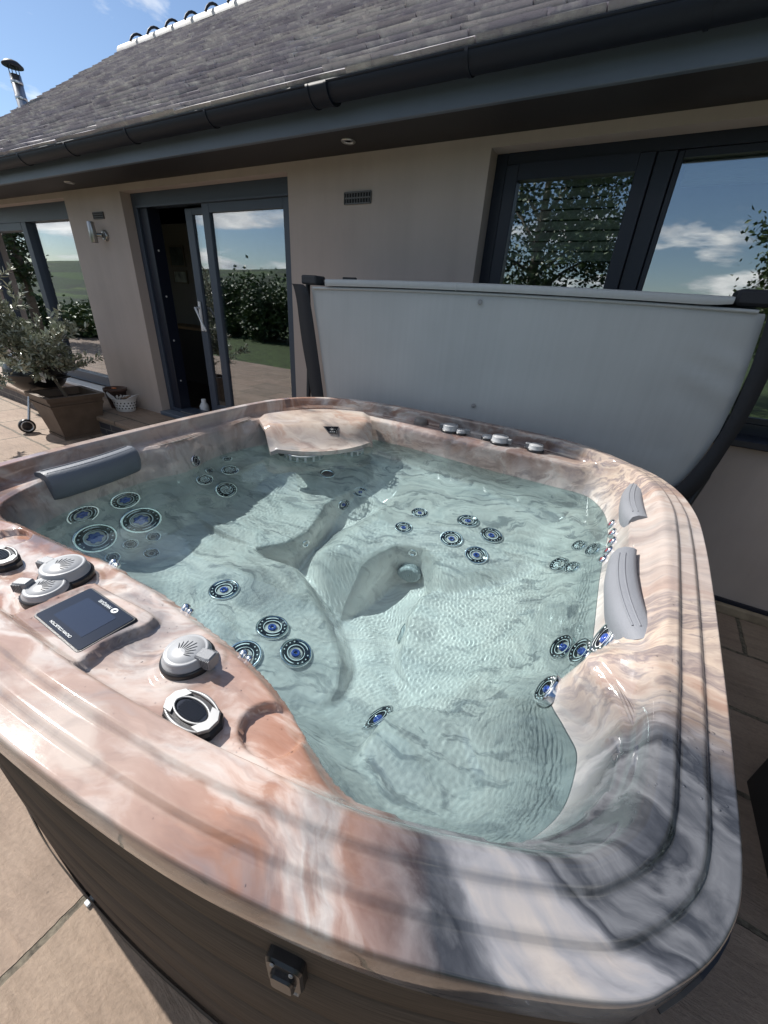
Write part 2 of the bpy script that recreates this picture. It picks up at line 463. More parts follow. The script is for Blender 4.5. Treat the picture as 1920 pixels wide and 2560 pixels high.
# ------------------------------------------------------------------ marbled acrylic
def marble(name):
    m, nt, p = new_mat(name); N = NT(nt)
    tcn = N.node('ShaderNodeTexCoord'); obj = tcn.outputs['Object']
    sp = N.node('ShaderNodeSeparateXYZ'); N.put(sp.inputs[0], obj)
    w1 = N.noise(obj, 1.3, 3, 0.5, 0.0, 'Color')
    w2 = N.noise(obj, 4.6, 4, 0.5, 0.0, 'Color')
    v = N.vadd(obj, w1, 0.55); v = N.vadd(v, w2, 0.15)
    flow = N.mapping(v, (0.3, 1.7, 0), (0, 0, R(-20)), (1.0, 1.75, 1.6))
    flow2 = N.mapping(v, (2.3, .2, 0), (0, 0, R(38)), (0.9, 2.4, 1.4))
    a = N.noise(flow, 1.9, 8, 0.56, 0.55)
    b = N.noise(flow2, 1.9, 8, 0.56, 0.6)
    fine = N.noise(N.mapping(flow, sc=(1, 2.2, 1)), 5.5, 8, 0.62, 0.8)
    pink = N.ramp(a, [(0.28, (.12, .105, .115)), (0.36, (.32, .25, .245)), (0.42, (.335, .17, .115)), (0.475, (.43, .25, .185)), (0.51, (.62, .48, .42)), (0.55, (.72, .655, .61)), (0.585, (.46, .32, .26)), (0.64, (.31, .165, .115)), (0.74, (.34, .285, .295))])
    grey = N.ramp(b, [(0.28, (.018, .020, .024)), (0.40, (.045, .049, .058)), (0.47, (.15, .155, .17)), (0.52, (.04, .043, .051)), (0.58, (.10, .105, .12)), (0.65, (.28, .28, .30)), (0.76, (.50, .44, .39))])
    pale = N.ramp(b, [(0.30, (.30, .28, .275)), (0.43, (.47, .415, .385)), (0.52, (.57, .49, .445)), (0.60, (.42, .36, .335)), (0.70, (.53, .455, .415))])
    strip = N.ramp(N.noise(N.mapping(v, (0, 0, 0), (0, 0, R(-14)), (0.5, 7.0, 3.0)), 1.7, 7, 0.6, 0.4),
                   [(0.33, (.12, .12, .14)), (0.42, (.45, .36, .31)), (0.48, (.62, .51, .42)), (0.53, (.27, .23, .23)), (0.59, (.60, .49, .41)), (0.7, (.45, .31, .245))])
    # where each colour family was laid into the sheet
    def blob(x, y, r0, r1):
        d = N.node('ShaderNodeVectorMath', operation='DISTANCE'); N.put(d.inputs[0], N.vadd(obj, w1, 0.28)); d.inputs[1].default_value = (x + .14, y + .14, .93 + .14)
        mr = N.node('ShaderNodeMapRange'); mr.inputs[1].default_value = r0; mr.inputs[2].default_value = r1; mr.inputs[3].default_value = 1; mr.inputs[4].default_value = 0
        N.put(mr.inputs[0], d.outputs['Value']); return mr.outputs[0]
    base = N.mix(N.ramp(N.noise(obj, 1.6, 3, 0.5, 0.4), [(0.50, (0, 0, 0)), (0.68, (.5, .5, .5))]), pink, pale)
    smoke = N.noise(N.mapping(v, (5.1, 2.2, 0), (0, 0, R(20)), (1.3, 2.2, 1)), 2.3, 5, .55, .6)
    base = N.mix(N.ramp(smoke, [(0.525, (0, 0, 0)), (0.66, (.72, .72, .72))]), base, (.145, .135, .145, 1))
    base = N.mix(N.ramp(smoke, [(0.33, (.55, .55, .55)), (0.42, (0, 0, 0))]), base, (.68, .61, .55, 1))
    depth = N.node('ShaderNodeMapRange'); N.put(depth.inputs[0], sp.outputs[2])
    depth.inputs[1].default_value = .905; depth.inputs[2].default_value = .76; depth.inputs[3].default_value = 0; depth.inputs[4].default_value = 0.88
    # right side: grey at the near corner, cream and brown bands beyond, pale after that
    base = N.mix(N.math('MULTIPLY', blob(1.0, -.35, .18, .45), 0.9), base, strip)
    base = N.mix(blob(.92, -.90, .26, .44), base, grey)
    base = N.mix(N.math('MULTIPLY', blob(1.05, .15, .25, .5), 0.8), base, pale)
    base = N.mix(N.math('MULTIPLY', blob(.95, .78, .15, .35), 0.9), base, strip)
    base = N.mix(N.math('MULTIPLY', blob(.3, 1.0, .3, .75), 0.55), base, grey)
    base = N.mix(N.math('MULTIPLY', blob(-1.1, .0, .45, .8), 0.7), base, pale)
    base = N.mix(N.math('MULTIPLY', blob(-.58, .62, .25, .45), .75), base, N.ramp(b, [(.32, (.20, .20, .20)), (.42, (.52, .43, .37)), (.50, (.66, .57, .49)), (.56, (.52, .36, .28)), (.62, (.64, .56, .48)), (.72, (.28, .28, .28))]))
    # the moulded basin is paler, with some light and shade painted in
    lowc = N.ramp(b, [(0.30, (.32, .325, .33)), (0.42, (.60, .595, .58)), (0.47, (.74, .715, .685)), (0.52, (.56, .545, .53)), (0.57, (.74, .71, .68)), (0.66, (.45, .45, .45))])
    lowc = N.mix(N.math('MULTIPLY', blob(.72, -.72, .22, .48), .9), lowc, N.ramp(b, [(.3, (.20, .22, .24)), (.5, (.40, .41, .42)), (.58, (.27, .285, .30)), (.7, (.46, .455, .45))]))
    lowc = N.mix(N.ramp(fine, [(0.38, (.8, .8, .8)), (0.47, (0, 0, 0))]), lowc, (.27, .285, .30, 1))
    lowc = N.mix(N.ramp(N.noise(N.mapping(flow2, sc=(1, 2.8, 1)), 2.6, 7, .6, .7), [(0.38, (.45, .45, .45)), (0.48, (0, 0, 0))]), lowc, (.42, .42, .41, 1))
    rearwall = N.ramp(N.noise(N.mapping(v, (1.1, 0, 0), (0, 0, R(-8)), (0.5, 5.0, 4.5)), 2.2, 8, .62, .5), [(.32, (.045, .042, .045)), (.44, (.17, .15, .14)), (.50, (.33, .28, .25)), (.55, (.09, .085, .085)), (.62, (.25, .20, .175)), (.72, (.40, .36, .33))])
    lowc = N.mix(N.math('MULTIPLY', N.math('MAXIMUM', blob(.35, .98, .18, .42), blob(-.25, 1.0, .2, .45)), .92), lowc, rearwall)  # dark marble streaks, deepened to paint in the shade on the rear wall
    lowc = N.mix(N.math('MULTIPLY', blob(-1.0, .0, .36, .66), .72), lowc, N.ramp(b, [(.3, (.10, .11, .115)), (.45, (.27, .28, .275)), (.55, (.36, .355, .34)), (.68, (.2, .205, .205))]))  # darker marble that paints in the shade on the left side
    lit_floor = N.node('ShaderNodeMapRange'); N.put(lit_floor.inputs[0], sp.outputs[2])  # floor whitened with depth to paint in its sunlit brightness
    lit_floor.inputs[1].default_value = .50; lit_floor.inputs[2].default_value = .30; lit_floor.inputs[3].default_value = 0; lit_floor.inputs[4].default_value = .92
    lowc = N.mix(lit_floor.outputs[0], lowc, N.ramp(b, [(.35, (.74, .74, .73)), (.5, (.92, .90, .87)), (.65, (.80, .78, .76))]))
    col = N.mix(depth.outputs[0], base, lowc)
    veins = N.ramp(fine, [(0.34, (.72, .72, .74)), (0.48, (1, 1, 1)), (0.62, (1, 1, 1)), (0.72, (1.1, 1.08, 1.06))])
    col = N.mix(0.6, col, N.mix(1.0, col, veins, 'MULTIPLY'))
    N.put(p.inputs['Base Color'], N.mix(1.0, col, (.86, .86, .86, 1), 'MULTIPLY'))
    p.inputs['Roughness'].default_value = 0.06
    p.inputs['IOR'].default_value = 1.49
    p.inputs['Coat Weight'].default_value = 0.2
    p.inputs['Coat Roughness'].default_value = 0.03
    nb = N.noise(obj, 90, 3, 0.5)
    N.put(p.inputs['Normal'], N.bump(nb, 0.06, 0.0015))
    return m

M_MARBLE = marble("marbled_acrylic")
M_CHROME = plain("chrome", (.78, .79, .80), 0.09, 1.0)
M_JETBLACK = plain("black_jet_face", (.012, .014, .02), 0.18, 0, coat=.5)
M_WHITEMARK = plain("pale_mark", (.72, .76, .78), 0.3)
M_BLUE = plain("blue_nozzle", (.03, .07, .33), 0.15, 0, coat=.6)
M_RED = plain("red_nozzle", (.30, .03, .03), 0.25, 0, coat=.5)
M_GREYPL = plain("grey_plastic", (.235, .245, .262), 0.42, bump=.15, bscale=500)
M_GREYPL2 = plain("light_grey_plastic", (.36, .37, .385), 0.35)
M_BLACKPL = plain("black_plastic", (.018, .018, .02), 0.3, bump=.05, bscale=400)
M_SILVER = plain("silver_plastic", (.30, .305, .31), 0.45, 0.4)
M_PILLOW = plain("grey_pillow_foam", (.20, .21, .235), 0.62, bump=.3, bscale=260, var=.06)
M_PILLOWD = plain("shaded_pillow_foam", (.12, .137, .165), 0.5, bump=.3, bscale=260)  # darker copy of the grey foam, with the left pillow's shade painted in
M_SCREEN = plain("screen_glass", (.020, .027, .046), 0.08, 0, coat=.8)
M_PANELBLK = plain("panel_glass_black", (.008, .009, .013), 0.12, 0, coat=.8)

def mesh_text(name, body, size, M, mat, parent, thick=0.0004, font_scale_x=1.0):
    cu = bpy.data.curves.new(name, 'FONT'); cu.body = body; cu.size = size; cu.align_x = 'CENTER'; cu.align_y = 'CENTER'
    cu.extrude = thick; cu.space_character = 1.05
    t = bpy.data.objects.new(name, cu); COL.objects.link(t)
    dg = bpy.context.evaluated_depsgraph_get()
    me = bpy.data.meshes.new_from_object(t.evaluated_get(dg))
    bpy.data.objects.remove(t)
    me.name = name
    S = Matrix.Diagonal((font_scale_x, 1, 1, 1))
    me.transform(M @ S); me.materials.clear(); me.materials.append(mat)
    o = bpy.data.objects.new(name, me); COL.objects.link(o); o.parent = parent
    return o

tub = thing('hot_tub', 'large hot tub with glossy pink, cream and grey marbled acrylic rim, filled with water', 'hot tub')

# ---- the moulded shell: rings from the lip to the middle of the floor
NA = 1150
th = np.arange(NA) * 2 * np.pi / NA
def radius_at(poly, th):
    P = np.asarray(poly); a = np.arctan2(P[:, 1], P[:, 0]); r = np.hypot(P[:, 0], P[:, 1])
    o = np.argsort(a); a = a[o]; r = r[o]
    return np.interp((th + np.pi) % (2 * np.pi) - np.pi, a, r, period=2 * np.pi)
R_OUT = radius_at(OUT, th)
dist = np.concatenate([np.array([.0007, .002, .004, .006, .008, .012, .018, .025]), np.arange(.030, .36, .0042), np.arange(.362, 1.2, .0115)])
dist = dist[dist < 1.19]
rings_xyz = []
for inset, zz in ((.030, .900), (.014, .900), (.004, .901), (.001, .904), (.0, .908), (.0, .930), (.0, .950), (.0002, .956)):
    r = R_OUT - inset
    rings_xyz.append(np.stack([r * np.cos(th), r * np.sin(th), np.full(NA, zz)], 1))
for q in dist:
    fr = q / 1.2
    r = R_OUT - q if q < .36 else (R_OUT - .36) * (1.2 - q) / .84
    r = np.maximum(r, .004)
    X, Y = r * np.cos(th), r * np.sin(th)
    Z, _, _ = shell_z(X, Y)
    rings_xyz.append(np.stack([X, Y, Z], 1))
V = np.concatenate(rings_xyz)
nr = len(rings_xyz)
idx = np.arange(NA); nx = (idx + 1) % NA
F = np.concatenate([np.stack([i * NA + idx, i * NA + nx, (i + 1) * NA + nx, (i + 1) * NA + idx], 1) for i in range(nr - 1)])
mb = MB(); mb.v = V.tolist(); mb.f = F.tolist(); mb.m = [0] * len(mb.f); mb.s = [True] * len(mb.f)
mb.f.append([(nr - 1) * NA + k for k in range(NA)]); mb.m.append(0); mb.s.append(True)
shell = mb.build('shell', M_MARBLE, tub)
shell.cycles.is_caustics_receiver = True
UNDER = [shell]

def edge_pt(x, inset, side=-1):
    """point on the front outline at a given x, with its outward normal"""
    sel = OUT[OUT[:, 1] < 0]; o_ = sel[np.argsort(sel[:, 0])]
    y = np.interp(x, o_[:, 0], o_[:, 1]); dy = (np.interp(x + .02, o_[:, 0], o_[:, 1]) - np.interp(x - .02, o_[:, 0], o_[:, 1])) / .04
    n = Vector((dy, -1, 0)).normalized()
    return Vector((x, y, 0)) - n * inset, n

# ---- cabinet below the lip: curved composite boards with grooves
def cabinet_mat():
    m, nt, p = new_mat("brown_composite_board"); N = NT(nt)
    tcn = N.node('ShaderNodeTexCoord'); o_ = tcn.outputs['Object']
    g = N.noise(N.mapping(o_, sc=(3, 3, 60)), 3, 6, .6)
    N.put(p.inputs['Base Color'], N.ramp(g, [(.3, (.062, .049, .039)), (.7, (.125, .098, .078))]))
    p.inputs['Roughness'].default_value = 0.85; p.inputs['Specular IOR Level'].default_value = .18
    N.put(p.inputs['Normal'], N.bump(g, .25, .002))
    return m
M_CAB = cabinet_mat()
M_DARK = plain("dark_gap", (.012, .012, .013), .7)
n2 = 360; th2 = np.arange(n2) * 2 * np.pi / n2; r2 = radius_at(OUT, th2)
def ring_wall(z0, z1, inset, curve=.0, mi=0):
    rows = []
    zs = [z0, z0 + .004, (z0 + z1) / 2, z1 - .004, z1]; ins = [inset + .003, inset, inset - curve, inset, inset + .003]
    for zz, ii in zip(zs, ins):
        rr = r2 - ii; rows.append(np.stack([rr * np.cos(th2), rr * np.sin(th2), np.full(n2, zz)], 1))
    vv = np.concatenate(rows); ff = []
    for i in range(len(rows) - 1):
        for k in range(n2):
            ff.append((i * n2 + k, i * n2 + (k + 1) % n2, (i + 1) * n2 + (k + 1) % n2, (i + 1) * n2 + k))
    return vv, ff
for z0, z1 in ((.03, .191), (.194, .377), (.38, .562), (.565, .737), (.74, .90)):
    b_ = MB(); vv, ff = ring_wall(z0, z1, .020, .0); b_.add(vv, ff, 0, True); b_.build('cabinet_board', M_CAB, tub)
b_ = MB(); vv, ff = ring_wall(.0, .905, .034); b_.add(vv, ff, 0, True); b_.build('cabinet_core', M_DARK, tub)
b_ = MB(); vv, ff = ring_wall(.0, .028, .012); b_.add(vv, ff, 0, True); b_.build('base_pan', plain("dark_base_pan", (.05, .045, .04), .6), tub)
for xa in (-.17,):
    b_ = MB(); q, n = edge_pt(xa, -.004); b_.box(q.x - .009, q.x + .009, q.y + .006, q.y + .03, .001, .012, 0, .002); b_.build('white_foot', M_WHITEMARK, tub)

# cover clip on the cabinet
p_, n_ = edge_pt(.555, .020); p_.z = .745
Mc = frame_mat(p_, n_)
b_ = MB()
b_.prism([(a, b) for a, b in rrect(.055, .084, .013)], 0, .016, 0, Mc, .004)
b_.prism([(a * .8, b - .002) for a, b in rrect(.044, .044, .009)], .016, .024, 0, Mc, .003)
clip = b_.build('cover_clip', M_BLACKPL, tub)
for (sx, sy) in ((-.014, .027), (.013, .020), (.015, -.018)):
    b_ = MB(); b_.lathe([(.0035, .0165), (.0035, .018), (.002, .019)], 10, 0, Mc @ Matrix.Translation((sx, sy + .010, .0))); b_.build('screw', M_SILVER, clip)
b_ = MB(); b_.tube([Mc @ Vector((-.020, -.030, .012)), Mc @ Vector((-.020, -.045, .014)), Mc @ Vector((.020, -.045, .014)), Mc @ Vector((.020, -.030, .012))], .0033, 8)
b_.build('clip_buckle', M_SILVER, clip)

# dark wedge on the lip at the near right corner
for xa, xb in ((1.005, 1.035),):
    b_ = MB(); P0 = []
    for t in np.linspace(0, 1, 9):
        if xa < .9: q, n = edge_pt(lerp(xa, xb, t), -.001)
        else:
            a_ = R(lerp(-46, -37, t)); rr = float(radius_at(OUT, np.array([a_]))[0]) + .001; q = Vector((rr * math.cos(a_), rr * math.sin(a_), 0)); n = q.normalized()
        wgt = math.sin(math.pi * t) * .012 + .001
        P0.append((q, n, wgt))
    vs = []; fs = []
    for q, n, wgt in P0:
        for (dz, k) in ((.904, 0), (.904, .004), (.904 + wgt * 2.6, .004), (.904 + wgt * 2.6, 0)):
            vs.append((q.x + n.x * k, q.y + n.y * k, dz))
    for i in range(len(P0) - 1):
        for k in range(4): fs.append((i * 4 + k, i * 4 + (k + 1) % 4, (i + 1) * 4 + (k + 1) % 4, (i + 1) * 4 + k))
    b_.add(vs, fs); b_.build('corner_wedge', M_BLACKPL, tub)

# ---- jets
def jet_proto(kind, r):
    """meshes in a local frame with z out of the shell"""
    b_ = MB()
    prof = [(r * 1.0, -.010, 0), (r * 1.0, .003, 0), (r * .985, .008, 0), (r * .93, .0105, 0), (r * .86, .009, 1), (r * .80, .0075, 1), (r * .55, .0065, 1), (r * .50, .004, 1), (r * .42, -.002, 1), (r * .25, -.006, 1)]
    if kind == 'port':
        prof = [(r, -.01, 0), (r, .003, 0), (r * .9, .007, 0), (r * .62, .006, 0), (r * .58, -.002, 1), (r * .2, -.008, 1)]
    if kind == 'red':
        prof = [(r, -.01, 0), (r, .004, 0), (r * .9, .010, 0), (r * .62, .0105, 0), (r * .56, .006, 1), (r * .2, .002, 1)]
    b_.lathe(prof, 40 if r > .03 else 28)
    def arc(ra, rb, a0, a1, z, mi=2, n=14):
        vs = []
        for k in range(n + 1):
            a = R(a0 + (a1 - a0) * k / n); wv = math.sin(math.pi * k / n) ** .4 if n > 6 else 1
            mid = (ra + rb) / 2; hw = (rb - ra) / 2 * max(wv, .25)
            vs += [((mid - hw) * math.cos(a), (mid - hw) * math.sin(a), z), ((mid + hw) * math.cos(a), (mid + hw) * math.sin(a), z)]
        fs = [(2 * k, 2 * k + 1, 2 * k + 3, 2 * k + 2) for k in range(n)]
        b_.add(vs, fs, mi)
    if kind not in ('port', 'red'):
        for k in range(2):
            arc(r * .70, r * .775, 10 + 180 * k, 75 + 180 * k, .0088)
            for j in range(4 if r > .03 else 2):
                a = R(95 + 180 * k + 22 * j); b_.lathe([(r * .045, .0072), (r * .045, .0090), (r * .02, .0094)], 8, 2, Matrix.Translation((r * .74 * math.cos(a), r * .74 * math.sin(a), 0)))
        arc(r * .50, r * .555, 0, 359, .0078, 2, 5 if r < .03 else 30)
    if kind == 'swirl':
        for k in range(6):
            vs = []
            for q in range(7):
                t = q / 6; a = R(60 * k + 70 * t); rr = r * (.08 + .42 * t)
                vs += [(rr * math.cos(a), rr * math.sin(a), .0085), (rr * math.cos(a + .34), rr * math.sin(a + .34), .0065)]
            b_.add(vs, [(2 * q, 2 * q + 1, 2 * q + 3, 2 * q + 2) for q in range(6)], 2)
    nz = MB()
    if kind == 'nozzle' or kind == 'small':
        rr = r * (.26 if kind == 'nozzle' else .3)
        nz.lathe([(rr, -.004, 0), (rr, .006, 0), (rr * .8, .0085, 0), (rr * .5, .0075, 0), (rr * .4, .001, 1), (rr * .1, 0, 1)], 20)
    elif kind == 'big star':
        pts = []
        for k in range(24):
            a = R(15 * k); q = r * (.37 if (k // 2) % 2 == 0 else .29); pts.append((q * math.cos(a), q * math.sin(a)))
        nz.prism(pts, -.004, .007, 0, None, .002)
        nz.lathe([(r * .1, .0072, 0), (r * .09, .010, 0), (r * .03, .0105, 0)], 14)
    elif kind == 'swirl':
        nz.lathe([(r * .12, 0, 0), (r * .12, .009, 0), (r * .04, .0105, 0)], 14)
    elif kind == 'red':
        nz.lathe([(r * .5, 0, 0), (r * .5, .008, 0), (r * .3, .010, 0), (r * .15, .006, 1)], 16)
    return b_, nz

JETS = [
    ('big star', 0.065, (-0.929, -0.553, 0.714), (0.95, 0.11, 0.30)),
    ('big star', 0.065, (-0.931, -0.381, 0.699), (0.89, 0.02, 0.46)),
    ('big star', 0.084, (-0.827, -0.394, 0.573), (0.75, -0.01, 0.66)),
    ('big star', 0.084, (-0.829, -0.579, 0.590), (0.73, 0.20, 0.65)),
    ('small', 0.030, (-0.742, -0.411, 0.488), (0.66, -0.00, 0.75)),
    ('small', 0.030, (-0.755, -0.499, 0.501), (0.65, 0.07, 0.76)),
    ('small', 0.030, (-0.675, -0.473, 0.448), (0.30, 0.01, 0.95)),
    ('small', 0.030, (-0.729, -0.588, 0.499), (0.59, 0.28, 0.76)),
    ('small', 0.030, (-0.665, -0.600, 0.470), (0.60, 0.30, 0.75)),
    ('small', 0.029, (-0.925, -0.014, 0.822), (0.95, 0.23, 0.19)),
    ('small', 0.029, (-0.937, 0.193, 0.730), (0.85, -0.09, 0.51)),
    ('small', 0.029, (-0.908, 0.042, 0.702), (0.83, 0.29, 0.49)),
    ('swirl', 0.048, (-0.865, -0.026, 0.664), (0.75, 0.12, 0.65)),
    ('swirl', 0.048, (-0.871, 0.144, 0.645), (0.66, -0.10, 0.75)),
    ('swirl', 0.065, (-0.773, 0.017, 0.559), (0.78, 0.13, 0.61)),
    ('nozzle', 0.043, (-0.259, 0.476, 0.443), (0.29, -0.41, 0.87)),
    ('nozzle', 0.043, (-0.290, 0.354, 0.386), (0.93, -0.24, 0.27)),
    ('nozzle', 0.053, (0.369, 0.409, 0.553), (-0.07, -0.09, 0.99)),
    ('nozzle', 0.053, (0.342, 0.258, 0.512), (-0.09, -0.35, 0.93)),
    ('nozzle', 0.053, (0.493, 0.360, 0.536), (0.20, -0.18, 0.96)),
    ('nozzle', 0.053, (0.471, 0.211, 0.493), (0.08, -0.35, 0.93)),
    ('nozzle', 0.042, (0.130, 0.391, 0.513), (-0.08, -0.19, 0.98)),
    ('nozzle', 0.042, (0.109, 0.250, 0.483), (-0.05, -0.21, 0.98)),
    ('port', 0.022, (0.209, 0.139, 0.422), (0.17, -0.96, 0.21)),
    ('port', 0.022, (-0.246, -0.036, 0.393), (0.95, -0.20, 0.23)),
    ('nozzle', 0.053, (-0.256, -0.491, 0.499), (-0.03, 0.01, 1.00)),
    ('nozzle', 0.053, (0.002, -0.537, 0.497), (0.08, 0.20, 0.98)),
    ('nozzle', 0.053, (0.119, -0.568, 0.476), (0.35, 0.12, 0.93)),
    ('nozzle', 0.053, (0.007, -0.666, 0.503), (0.08, -0.13, 0.99)),
    ('nozzle', 0.053, (0.110, -0.690, 0.425), (0.19, 0.06, 0.98)),
    ('nozzle', 0.056, (0.844, -0.259, 0.668), (-0.87, 0.03, 0.49)),
    ('nozzle', 0.056, (0.883, -0.308, 0.754), (-0.91, 0.08, 0.40)),
    ('nozzle', 0.056, (0.917, -0.321, 0.844), (-0.94, 0.10, 0.32)),
    ('nozzle', 0.046, (0.813, -0.498, 0.779), (-0.92, 0.14, 0.38)),
    ('nozzle', 0.056, (0.437, -0.613, 0.440), (-0.75, 0.25, 0.60)),
    ('swirl', 0.043, (0.852, 0.396, 0.627), (-0.83, 0.03, 0.56)),
    ('swirl', 0.043, (0.838, 0.214, 0.624), (-0.85, 0.06, 0.53)),
    ('swirl', 0.051, (0.897, 0.316, 0.714), (-0.90, 0.07, 0.44)),
    ('swirl', 0.051, (0.795, 0.265, 0.560), (-0.76, 0.03, 0.65)),
    ('red', 0.023, (0.945, 0.464, 0.815), (-0.96, 0.00, 0.29)),
    ('red', 0.023, (0.945, 0.357, 0.825), (-0.95, 0.05, 0.30)),
    ('red', 0.023, (0.942, 0.270, 0.831), (-0.95, 0.07, 0.31)),
    ('red', 0.023, (0.933, 0.216, 0.817), (-0.94, 0.07, 0.33)),
    ('red', 0.023, (0.921, 0.187, 0.789), (-0.93, 0.06, 0.37)),]
jet_cache = {}
for kind, r, loc, nrm in JETS:
    key = (kind, r)
    if key not in jet_cache:
        bm_, nz = jet_proto(kind, r)
        jo = bm_.build('jet', [M_CHROME, M_JETBLACK, M_WHITEMARK], tub)
        no = None
        if nz.v:
            mt = {'red': [M_RED, M_JETBLACK], 'swirl': [M_SILVER, M_JETBLACK], 'small': [M_JETBLACK, M_JETBLACK]}.get(kind, [M_BLUE, M_JETBLACK])
            no = nz.build('nozzle', mt, jo)
        jet_cache[key] = (jo, no)
    else:
        j0, n0 = jet_cache[key]
        jo = j0.copy(); COL.objects.link(jo); no = None
        if n0 is not None:
            no = n0.copy(); COL.objects.link(no); no.parent = jo
    jo.matrix_local = frame_mat(loc, nrm) @ Matrix.Rotation(random.uniform(0, 6.28), 4, 'Z')
    UNDER.append(jo)
    if no is not None: UNDER.append(no)

# foot jet with a dark lens
def place(b_, name, mats, loc, nrm, parent=tub, under=False):
    o = b_.build(name, mats, parent); o.matrix_local = frame_mat(loc, nrm)
    if under: UNDER.append(o)
    return o
b_ = MB(); b_.lathe([(.048, -.01, 0), (.048, .003, 0), (.044, .009, 0), (.034, .010, 0), (.031, .004, 1), (.02, .010, 1), (.006, .013, 1)], 36)
foot_jet_obj = place(b_, 'foot_jet', [M_CHROME, plain("smoked_lens", (.06, .03, .03), .12, coat=.5)], (-.517, .537, .482), (.30, -.27, .91), under=True)
foot_jet_obj['label'] = 'chrome ringed foot jet with dark smoked lens'

# suction covers, round and finely slotted
def suction():
    b_ = MB(); b_.lathe([(.052, -.01), (.052, .012), (.050, .020), (.042, .027), (.030, .029), (.004, .029)], 48)
    for k in range(48):
        a = 2 * math.pi * k / 48; M = Matrix.Rotation(a, 4, 'Z')
        s_ = len(b_.v); b_.box(.0515, .0535, -.0012, .0012, -.002, .016, 1); b_.xform(M, s_)
    for k in range(-6, 7):
        h = math.sqrt(max(.040 ** 2 - (k * .006) ** 2, 0)); b_.box(k * .006 - .0009, k * .006 + .0009, -h, h, .0285, .0305, 1)
    b_.lathe([(.004, .029), (.004, .032), (.001, .033)], 10, 1)
    return b_
M_SUC = plain("pale_grey_suction_cover", (.40, .43, .44), .4)
M_SUC2 = plain("grey_suction_slots", (.26, .29, .30), .5)
place(suction(), 'suction_cover', [M_SUC, M_SUC2], (.218, .108, .292), (.17, -.96, .22), under=True)
place(suction(), 'suction_cover', [M_SUC, M_SUC2], (.350, -.20, .275), (-1, -.05, .12), under=True)

# ---- pillows
def pillow(name, L, H, T, mat, bow=.02, ribs=True):
    """local frame: x along the rim, z up, y towards the bather; origin at the top back"""
    b_ = MB(); n = 22; rows = []
    prof = [(0, 0), (0.012, .006), (T * .55, .007), (T * .85, -.002), (T, -.02), (T * 1.02, -.05), (T * .9, -H * .8), (T * .75, -H), (T * .35, -H - .006), (0, -H * .9)]
    for i in range(n + 1):
        t = i / n; x = (t - .5) * L
        k = min(1, min(t, 1 - t) * L / .022); k = (math.sqrt(max(0, 1 - (1 - k) ** 2)) * .10 + .90) * (1 if ribs else (.62 + .38 * math.sin(math.pi * (.22 + .56 * t))))
        off = bow * (1 - (2 * t - 1) ** 2)
        rows.append([(x, off + py * k, pz * (0.9 + .1 * k)) for py, pz in prof])
    m_ = len(prof); vs = [p for r_ in rows for p in r_]; fs = []
    for i in range(n):
        for k in range(m_): fs.append((i * m_ + k, (i + 1) * m_ + k, (i + 1) * m_ + (k + 1) % m_, i * m_ + (k + 1) % m_))
    b_.add(vs, fs, 0, True)
    b_.add(rows[0], [tuple(range(m_))]); b_.add(rows[-1], [tuple(reversed(range(m_)))])
    if ribs:
        for q in range(3):
            yy = T * (.30 + .2 * q)
            b_.tube([((i / 20 - .5) * L * .94, bow * (1 - (2 * i / 20 - 1) ** 2) + yy, .0072 - .003 * q) for i in range(21)], .0032, 6)
    else:
        for q in range(2):
            pts = []
            for i in range(2, 20):
                t = i / 21; kk = .62 + .38 * math.sin(math.pi * (.22 + .56 * t))
                pts.append(((t - .5) * L, bow * (1 - (2 * t - 1) ** 2) + T * (.42 + .22 * q) * kk, (.0065 - .002 * q)))
            b_.tube(pts, .0028, 6)
    return b_.build(name, mat, tub)
def pillow_place(o, p0, out, tilt=0):
    out = Vector((out[0], out[1], 0)).normalized(); up = Vector((0, 0, 1)); x = out.cross(up)
    if tilt:
        q = Matrix.Rotation(tilt, 3, x); out = q @ out; up = q @ up
    o.matrix_local = Matrix(((x.x, out.x, up.x, p0[0]), (x.y, out.y, up.y, p0[1]), (x.z, out.z, up.z, p0[2]), (0, 0, 0, 1)))
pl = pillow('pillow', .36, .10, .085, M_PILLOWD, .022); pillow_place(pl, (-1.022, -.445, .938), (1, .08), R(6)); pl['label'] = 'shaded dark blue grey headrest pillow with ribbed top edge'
pr = pillow('pillow', .40, .155, .075, M_PILLOW, .016, False); pillow_place(pr, (1.030, .47, .955), (-1, .05), R(-10)); pr['label'] = 'grey foam headrest pillow nearest the cover'
pr2 = pillow('pillow', .42, .155, .075, M_PILLOW, .016, False); pillow_place(pr2, (.982, -.205, .953), (-1, -.06), R(-10)); pr2['label'] = 'grey foam headrest pillow beside the row of four jets'

